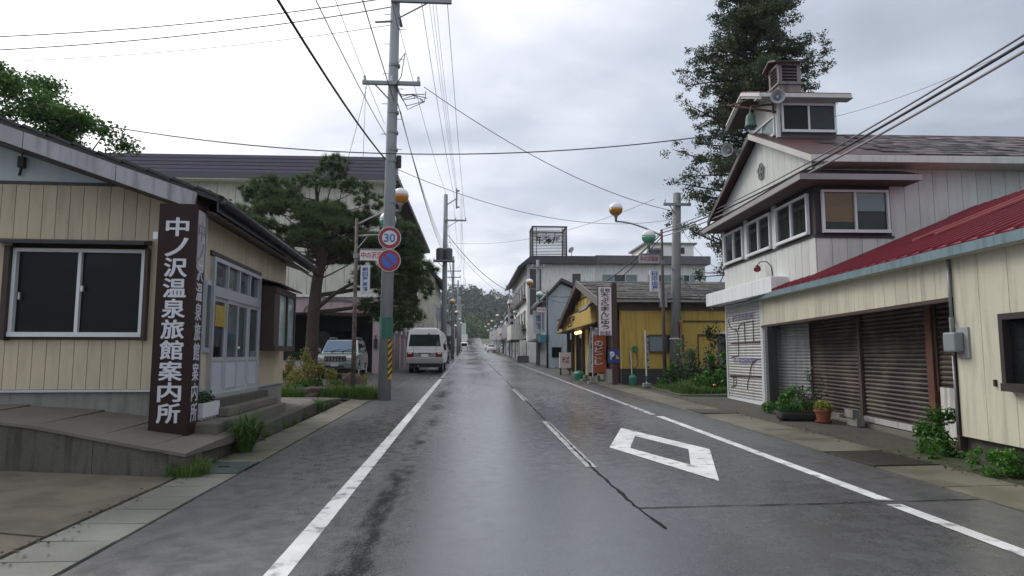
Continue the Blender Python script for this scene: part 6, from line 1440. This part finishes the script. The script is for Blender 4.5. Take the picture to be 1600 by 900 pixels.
def needle_verts(P, D, k, ln, w):
    n = len(P); P = np.repeat(P, k, 0); D = np.repeat(D, k, 0); d = D * .7 + unit(n * k) * .75; d /= np.linalg.norm(d, axis=1, keepdims=True)
    s = np.cross(d, unit(n * k)); s /= np.linalg.norm(s, axis=1, keepdims=True) + 1e-9; L_ = RNG.uniform(.7, 1.2, (n * k, 1)) * ln
    return np.stack([P - s * w, P + s * w, P + d * L_], 1).reshape(-1, 3)
def pine(loc, label):
    t = thing('pine_tree', label, 'tree', loc); b = MB(); tufts = []; dirs = []
    top = limb(b, (0, 0, 0), (.22, 0, 5.2), .27, .19, .05, 8, 12)
    top2 = limb(b, (.22, 0, 5.1), (-.1, .1, 8.1), .17, .04, .1, 7, 9)
    def spray(c, rx_, rz__, n):
        for _ in range(n):
            d = unit(1)[0]; p = np.array(c) + d * np.array([rx_, rx_, rz__]) * random.uniform(.35, 1) ** .6; tufts.append(p); q = d * .6 + np.array([0, 0, .75]); dirs.append(q / np.linalg.norm(q))
    specs = []
    for i in range(64):                                     # main crown: flat sprays stacked to a dome, thinner outwards
        a = random.uniform(0, 2 * math.pi); R_ = math.sqrt(random.random())
        x, y = -.75 + 3.35 * R_ * math.cos(a), 2.6 * R_ * math.sin(a); z = 5.1 + 3.2 * random.random() * (1 - R_ ** 1.6 * .8)
        specs.append((x, y, z, random.uniform(.55, .95), .20))
    for x, y, z in ((1.5, 0, 7.6), (.9, .2, 7.9), (.4, 0, 8.3), (.75, -.2, 8.55), (-2.2, 0, 7.2), (-1.4, .3, 7.7), (-3.1, 0, 5.9), (-3.2, .2, 6.6), (2.1, -.3, 7.0), (2.6, 0, 6.3), (1.8, .3, 6.5), (-2.0, -.4, 4.7), (-1.2, -.8, 4.7)): specs.append((x, y, z, .62, .30))
    for x, y, z, r, h in specs:
        o_ = top2[random.randint(0, 5)] if z > 6 else top[random.randint(6, 8)]
        (limb(b, o_, (x, y, z - .1), .035, .008, .12, 5, 5) if z > 5.4 else None); spray((x, y, z), r, h, int(64 * r))
    # low right-hand limbs reaching behind the pole
    for e, src in (((2.6, -.3, 4.2), 4), ((3.5, -.2, 3.5), 4), ((3.1, .2, 5.3), 7), ((3.9, 0, 4.3), 5), ((3.0, 0, 2.7), 4)):
        pts = limb(b, top[src], e, .09, .03, .14, 7, 7)
        for j in range(8):
            q = pts[5 + j % 3] + V((random.uniform(-.5, .7), random.uniform(-.6, .6), random.uniform(-.15, .45))); limb(b, pts[5 + j % 3], q, .03, .01, .1, 3, 4); spray(q, .50, .26, 16)
    for x, y, z in ((3.3, 0, 5.5), (3.4, .1, 6.0), (3.6, 0, 4.9), (3.7, -.2, 5.2), (3.2, .2, 4.4), (4.1, 0, 3.8), (3.5, .1, 3.1), (3.7, 0, 2.6), (3.2, 0, 2.3), (4.15, 0, 4.4)): spray((x, y, z), .55, .30, 46)
    part('trunk', b, BARK, t)
    T_, D_ = np.array(tufts), np.array(dirs)
    link('crown', fast_mesh('crown', needle_verts(T_, D_, 36, .25, .012), 3, LEAF_PINE), t)
pine((-5.95, 26.2, gz(26)), 'broad dark pine with flat sprays and a leaning bare trunk before the hotel')

def cedar(loc, h, label):
    t = thing('cedar_tree', label, 'tree', loc); b = MB(); tr_ = limb(b, (0, 0, 0), (.2, 0, h), .42, .05, .01, 14, 10); P = []
    for i in range(235):
        f_ = random.random() ** .8; z = 4.0 + (h - 4.4) * f_
        prof = (1.0 if z < 13 else max(.25, 1 - (z - 13) / (h - 11.5))) * random.uniform(.3, 1.0)
        a = random.uniform(0, 2 * math.pi); R_ = 2.95 * prof; z2 = z + R_ * random.uniform(-.12, .22)
        o_ = tr_[min(14, max(0, int(z / h * 14)))]
        e = V((o_.x + R_ * math.cos(a), o_.y + R_ * math.sin(a), z2)); pts = limb(b, (o_.x, o_.y, z), e, .06, .012, .1, 5, 5)
        for j in range(2, 6):
            for _ in range(2):
                c = pts[j] + V((random.uniform(-.4, .4), random.uniform(-.4, .4), random.uniform(-.15, .3))); P.append(cloud(c, (.30, .30, .20), 74, .0))
        P.append(cloud(e, (.28, .28, .24), 100, .0))
    for x, z in ((-3.2, 8.1), (-2.6, 7.3), (-3.4, 9.6), (-2.9, 11.4), (-3.5, 6.6), (-2.2, 6.2), (3.0, 13.2), (3.1, 11.6), (2.9, 14.4), (-2.4, 13.6)):
        e = V((x, random.uniform(-.6, .6), z)); pts = limb(b, tr_[int((z - .6) / h * 14)], e, .07, .012, .1, 6, 5)
        for j in range(3, 7):
            for _ in range(3): P.append(cloud(pts[j] + V((random.uniform(-.4, .4), random.uniform(-.4, .4), random.uniform(-.3, .3))), (.28, .28, .20), 66, .0))
    part('trunk', b, BARK_D, t); link('crown', fast_mesh('crown', leaf_verts(np.concatenate(P), .055, .125, .55), 4, LEAF_CEDAR), t)
cedar((11.75, 26.2, gz(26)), 17.2, 'very tall dark cedar standing behind the brigade house turret')

# bushes and weeds
shrub('azalea_bush', (-5.35, 22.3, gz(22)), (.85, .6, 1.15), 2600, .05, .11, LEAF_SHRUB, 'yellow-green azalea with pink flowers at the end of the office', 'shrub', 18, 260, LEAF_PINK)
shrub('azalea_bush', (-4.35, 23.3, gz(23)), (.85, .5, .75), 1900, .05, .10, LEAF_SHRUB, 'low azalea with a few red flowers before the silver car', 'shrub', 14, 70, LEAF_PINK)
shrub('green_bush', (-4.85, 21.5, gz(21.5)), (.7, .4, .45), 1000, .05, .10, LEAF_WEED, 'low leafy green bush between the two azaleas', 'shrub')
t = thing('garden_stone', 'rough brown stone block among the azaleas beside the lamp post', 'stone', (-3.72, 22.0, gz(22)))
b = MB().lathe([(.34, 0), (.38, .2), (.34, .46), (.25, .58), (.08, .62)], (0, 0, 0), 11); rr = random.Random(4); b.v = [(x * rr.uniform(.82, 1.18), y * rr.uniform(.8, 1.1), z * rr.uniform(.92, 1.06)) for x, y, z in b.v]
part('block', b, GRANITE, t)
t = thing('garden_stone', 'low flat grey stone at the edge of the azalea bed', 'stone', (-4.55, 20.6, gz(20.6)))
b = MB().lathe([(.5, 0), (.55, .1), (.42, .22), (.15, .27)], (0, 0, 0), 11); b.v = [(x * rr.uniform(.8, 1.3), y * rr.uniform(.6, .9), z * rr.uniform(.9, 1.1)) for x, y, z in b.v]; part('block', b, GRANITE, t)
shrub('pole_bush', (-2.35, 56, gz(56)), (.95, 1.2, 2.3), 2600, .10, .22, LEAF_DARK, 'dark upright bush by the pole beyond the minibus', 'shrub', 20)
shrub('maple_sapling', (-6.4, 17.5, gz(17.5)), (.9, .8, 3.2), 3000, .06, .12, LEAF_MAPLE, 'green leafy sapling filling the gap behind the office eave', 'tree', 22)
grass_tuft('grass_tuft', (-3.14, 9.85, gz(9.8)), .09, 480, .66, 'tall green grass tuft growing between kerb and gutter by the sign column', wid=.009, bend=.85)
grass_tuft('grass_tuft', (-3.22, 8.15, gz(8.1)), .22, 420, .24, 'short grass at the foot of the retaining wall corner', wid=.007, bend=.7)
grass_tuft('grass_patch', (-2.9, 19.4, gz(19.4)), .45, 900, .45, 'grass patch around the kerb end beside the signed pole', wid=.010, bend=.5)
grass_tuft('grass_patch', (-3.6, 20.3, gz(20.3)), .75, 1200, .38, 'grass patch under the azaleas at the kerb end', wid=.012, bend=.5)
grass_tuft('grass_patch', (-5.0, 19.0, gz(19)), .5, 700, .45, 'thin grass at the back corner of the office', wid=.010, bend=.4)
grass_tuft('grass_tuft', (-3.42, 15.7, gz(15.7)), .12, 160, .4, 'small weed in the joint of the kerbstones', wid=.008, bend=.6)
# weed bank at the foot of the weathered pole
grass_tuft('weed_bank', (0, 0, gz(21) + .02), 0, 6500, .46, 'bright grass bank between the lamp post and the painted shutter', wid=.014, bend=.5, one_thing=False, rect=(6.45, 8.6, 20.2, 23.3))
part('bank', MB().slab([(6.3, 20.0, gz(20) + .02), (8.9, 19.6, gz(19.6) + .05), (9.2, 24.5, gz(24.5) + .15), (6.4, 23.6, gz(23.6) + .05)], .1), GROUND, None)['kind'] = 'structure'
bpy.data.objects['bank'].name = 'earth_bank'
for i, (x, y, r, n, lf, lb) in enumerate(((7.7, 23.2, (.8, .6, 1.45), 1700, LEAF_PALE, 'pale leafy shrub beside the edgewise red sign'), (8.7, 22.8, (.9, .7, 1.75), 2000, LEAF_DARK, 'tall dark shrub before the grey side door'),
     (9.2, 21.3, (.8, .7, 1.6), 1700, LEAF_DARK, 'dark leafy shrub pressed against the painted shutter'), (8.2, 21.6, (.8, .6, 1.0), 1500, LEAF_WEED, 'bright green shrub low on the grass bank'), (7.1, 23.4, (.5, .4, .8), 700, LEAF_WEED, 'small bright shrub at the foot of the lamp post'))):
    shrub('weed_shrub', (x, y, gz(y)), r, n, .06, .14, lf, lb, 'shrub', 16)
b = MB()
t = thing('dandelions', 'two small yellow flowers at the edge of the grass bank', 'flower', (7.5, 20.3, gz(20.3)))
for x in (0, .5): b.lathe([(.03, .28), (.06, .30), (.04, .33)], (x, 0, 0), 8)
part('flower_head', b, YELLOW, t); part('stalk', MB().tube([(0, 0, 0), (0, 0, .28)], .006, 4).tube([(.5, 0, 0), (.5, 0, .28)], .006, 4), GRASS, t)
# plants at the timber post
shrub('weed_clump', (7.15, 14.8, gz(14.8)), (.50, .42, .50), 2000, .035, .085, LEAF_WEED, 'bright green weeds crowding the foot of the timber post', 'plant', 16)
shrub('flowering_weed', (7.25, 14.2, gz(14.2)), (.34, .32, .98), 900, .03, .075, LEAF_PALE, 'tall airy weed in bud before the pale shutter', 'plant', 20, 120, mat('bud_dark', (.05, .05, .03), .8))
t = thing('plant_trough', 'black rubber trough of green herbs beside the clay pots', 'planter', (6.80, 13.45, gz(13.4)), -8)
part('trough', MB().box(-.50, .34, -.17, .17, 0, .16), RUBBER, t, bevel=.05); P = np.concatenate([cloud((-.4 + .2 * i, 0, .26), (.18, .16, .18), 240, .1) for i in range(4)]); link('herbs', fast_mesh('herbs', leaf_verts(P, .03, .08), 4, LEAF_WEED), t)
def pot(loc, r, h, leaf, label, n, hh):
    t = thing('flower_pot', label, 'flower pot', loc)
    part('pot', MB().lathe([(r * .68, 0), (r * .95, h * .82), (r * 1.08, h * .83), (r * 1.08, h), (r * .92, h), (r * .88, h * .86)], (0, 0, 0), 22), TERRA, t, smooth=False); P = cloud((0, 0, h + hh * .4), (r * 1.1, r * 1.1, hh), n, .2); link('foliage', fast_mesh('foliage', leaf_verts(P, .035, .075, .8), 4, leaf), t)
    part('saucer', MB().lathe([(r * .9, 0), (r, .03)], (0, 0, -.0), 18), TERRA, t)
pot((6.98, 13.02, gz(13)), .16, .25, LEAF_SHRUB, 'clay flower pot with a dome of yellow-green leaves', 420, .13)
pot((6.98, 13.55, gz(13.5)), .19, .20, LEAF_PURP, 'wide clay flower pot with dark purple leaves', 330, .22)
def block(loc, rz, label):
    t = thing('concrete_block', label, 'block', loc, rz)
    part('block', MB().box(-.20, .20, -.075, -.045, 0, .15).box(-.20, .20, .045, .075, 0, .15).box(-.20, -.165, -.045, .045, 0, .15).box(.165, .20, -.045, .045, 0, .15).box(-.065, -.035, -.045, .045, 0, .15).box(.035, .065, -.045, .045, 0, .15).box(-.165, .165, -.045, .045, .0, .04), CONC_F, t)
block((7.30, 12.45, gz(12.4) + .0), 85, 'lower concrete block lying before the rusty shutters'); block((7.28, 12.50, gz(12.4) + .15), 80, 'hollow concrete block, top one of the two before the rusty shutters')
t = thing('plank', 'weathered grey plank lying behind the clay pots', 'plank', (7.5, 13.6, gz(13.6)), 82); part('board', MB().box(-.9, .7, -.06, .06, 0, .05), mat('grey_plank', (0, 0, 0)), t)
shrub('weed_clump', (6.42, 8.95, gz(8.9)), (.36, .40, .62), 3600, .025, .065, LEAF_WEED, 'bushy bright weeds at the wall end of the rusty shutters', 'plant', 18)
shrub('weed_clump', (6.12, 7.55, gz(7.5)), (.28, .36, .34), 2000, .025, .06, LEAF_WEED, 'spreading weeds under the cream wall by the drain grate', 'plant', 14)
shrub('weed_clump', (6.02, 6.75, gz(6.7)), (.22, .3, .22), 800, .03, .07, LEAF_WEED, 'low weeds under the cream wall, smallest of the three', 'plant', 12)
part('moss_strip', MB().slab([(5.92, 4, gz(4) + .012), (6.3, 4, gz(4) + .03), (6.5, 9.5, gz(9.5) + .03), (5.92, 9.5, gz(9.5) + .012)], .01), mat('mossy_soil', (.05, .055, .028), .95, .5, 3, 20, bump=.4), sw)

# silt, grit and moss along the edges
def scatter(name, label, n, xr, yr_, m, smin, smax, dz=.012, xf=None):
    y = RNG.uniform(*yr_, n); x = (np.array([xf(q) for q in y]) if xf else 0) + RNG.normal(0, 1, n) * xr[1] + xr[0]
    P = np.stack([x, y, SLOPE * y + dz + RNG.uniform(0, .004, n)], 1)
    o = link(name, fast_mesh(name, leaf_verts(P, smin, smax, .7, .92), 4, m)); stuff(o); o['label'] = label; o['category'] = 'litter'
LITTER = leaf_mat('leaf_litter', (.03, .022, .012), (.10, .075, .04), .1)
scatter('litter', 'fine dead leaves and grit along the kerb foot', 900, (.03, .05), (8.2, 18.5), LITTER, .015, .05, .016, kx)
scatter('litter', 'grit along the edge of the gutter and the yard', 260, (-3.25, .10), (3, 8.2), LITTER, .012, .04, .018)
scatter('litter', 'grit and leaves along the sidewalk edge', 1200, (5.95, .12), (4, 20), LITTER, .012, .05, .024)
scatter('grit', 'pale grit strewn on the verge of the road', 1100, (-2.45, .25), (3.5, 20), CONC_F, .006, .018, .003)
scatter('grit', 'pale grit strewn on the road by the sidewalk', 900, (4.75, .22), (4, 18), CONC_F, .006, .018, .003)
V_W = [(kx(y) + .02, y, gz(y)) for y in (10.6, 11.4, 12.7, 13.4, 14.2, 16.6, 17.3)]
for (x, y, z), lb in zip(V_W, ('first', 'second', 'third', 'fourth', 'fifth', 'sixth', 'last')):
    grass_tuft('weed', (x, y, z), .05, 40, random.uniform(.10, .22), lb + ' small weed along the kerb foot counting away from the tall grass tuft', wid=.007, bend=.7, cat='weed')

# ================================================================== thin damp air
hb = MB().box(-470, 470, -90, 660, -4, 82); hz_ = bpy.data.materials.new('haze'); hz_.use_nodes = True; N = hz_.node_tree.nodes; N.remove(N['Principled BSDF'])
pv = N.new('ShaderNodeVolumePrincipled'); pv.inputs['Color'].default_value = (.80, .83, .88, 1); pv.inputs['Density'].default_value = .00032; pv.inputs['Anisotropy'].default_value = .2
hz_.node_tree.links.new(pv.outputs[0], N['Material Output'].inputs['Volume'])
part('haze', hb, hz_, None)['kind'] = 'stuff'
